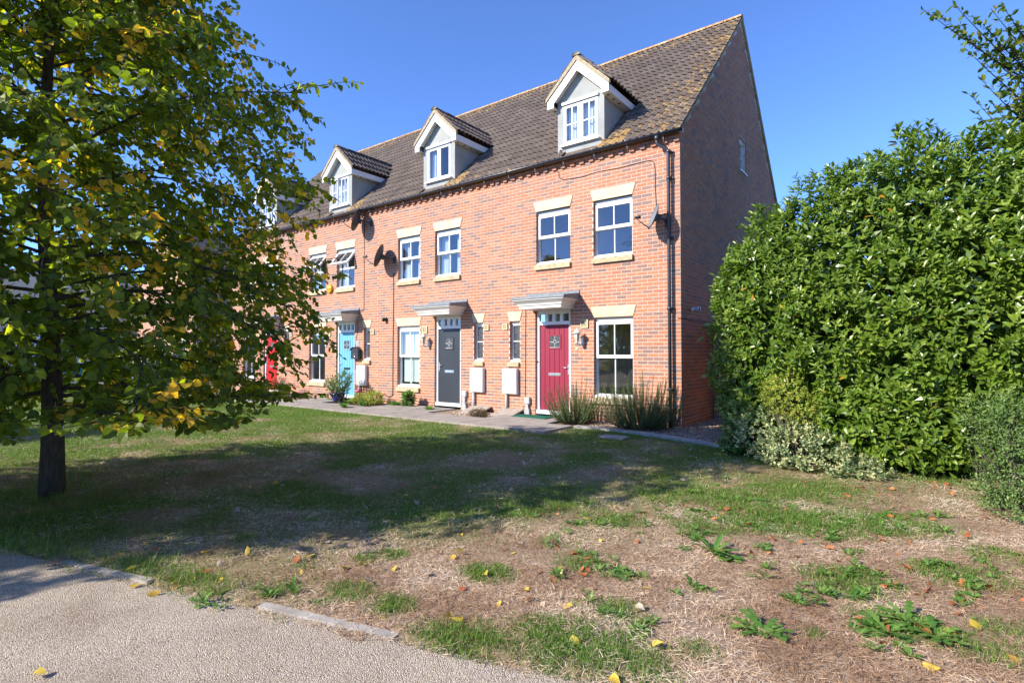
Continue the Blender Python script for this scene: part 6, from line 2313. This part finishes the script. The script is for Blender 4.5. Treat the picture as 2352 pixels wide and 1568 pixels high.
CARP = [(.05, .28), (4.15, .25), (4.2, .55), (4.1, .75), (3.1, .92), (2.45, 1.38), (1.2, 1.45), (.45, 1.30), (.1, .95), (0, .6)]
CARG = [[(1.05, .95), (1.15, 1.32), (1.65, 1.36), (1.65, .93)], [(1.72, .93), (1.72, 1.36), (2.38, 1.32), (2.85, .92)]]
VANP = [(.02, .32), (5.1, .3), (5.2, .7), (5.1, 1.05), (4.35, 1.25), (3.75, 2.1), (3.5, 2.25), (.15, 2.28), (.03, 2.1), (0, .8)]
VANG = [[(3.0, 1.25), (3.05, 1.9), (3.65, 1.9), (4.15, 1.25)]]
vehicle('parked_van', 'white van with teal side stripe parked at the far left behind the tree', 'van', 40, 899, 1.45, 'car_white', VANP, 1.95, 5.2, VANG, .34, (.17, .8), 'car_teal')
vehicle('parked_car', 'grey car on the road behind the tree trunk', 'car', 205, 886, 1.6, 'car_grey', CARP, 1.76, 4.2, CARG)
vehicle('parked_car', 'white car on the road seen through the leaves nearer the terrace', 'car', 415, 876, 1.5, 'car_white', CARP, 1.76, 4.2, CARG)
lp = gnd(243, 872, -.1)
sl = thing('street_lamp', 'tall pale street lamp post across the road', 'street lamp', (lp[0], lp[1], -.1))
MB().tube([(lp[0], lp[1], -.1), (lp[0], lp[1], 1.2), (lp[0], lp[1], 1.25), (lp[0], lp[1], 5.2), (lp[0] + .2, lp[1], 5.6), (lp[0] + .7, lp[1], 5.75)], [.09, .09, .06, .045, .04, .035], 10).build('post', 'grey_plastic', sl)
MB().box(lp[0] + .6, lp[1] - .12, 5.68, lp[0] + 1.25, lp[1] + .12, 5.82).build('lamp_head', 'grey_plastic', sl)
for i, (u, v, r_, lb) in enumerate(((315, 880, 1.1, 'bright green garden bush in front of the far brick house'), (290, 874, .8, 'low grey-green bush beside the far house door'), (130, 868, 1.0, 'green bush behind the grey car'), (470, 878, 1.2, 'leafy bush by the shaded side of the far house'))):
    q = gnd(u, v)
    shrub('garden_bush', lb, 'bush', [((q[0], q[1], .6 * r_), (r_, r_, .9 * r_)), ((q[0] + .5 * r_, q[1] + .4, .5 * r_), (.8 * r_, .8 * r_, .7 * r_))], 500, OVAL, .14, ['golden_leaf', 'grey_leaf', 'laurel_leaf', 'laurel_leaf'][i], 6, 1.0, .6, .2, n_single=10)
for i, (x_, y_) in enumerate(((8.6, 1.6), (10.5, -3.5), (9.6, 5.8), (12.5, 1.0), (6.6, 5.2))):  # extra trees out of view, added to block sky light from the gable
    copy_tree(tree1, ['unseen tree right of the laurel, added to shade the gable', 'unseen tree right of the lawn, added to shade the gable', 'unseen tree behind the garden wall, added to shade the gable', 'unseen tree furthest right, added to shade the gable', 'unseen low tree behind the wall, added to shade the gable'][i], (x_, y_, -.12), i * 2.2 + .5).scale = (1.5, 1.5, 1.4) if i < 4 else (.6, .6, .5)
for i, (x_, y_, s_) in enumerate(((-60, -20, 1.3), (-66, -2, 1.5), (-58, 14, 1.4), (-44, 22, 1.2), (-75, 10, 1.6), (-38, 30, 1.3), (14, 16, 1.0), (20, 9, 1.1))):
    copy_tree(tree1, 'distant tree on the skyline ' + ('behind the white van', 'behind the cream house', 'behind the shaded brick house', 'left of the terrace roofs', 'furthest away on the left', 'just behind the terrace end', 'behind the laurel hedge', 'far right beyond the laurel')[i], (x_, y_, -.12), i * 1.7).scale = (s_, s_, s_)
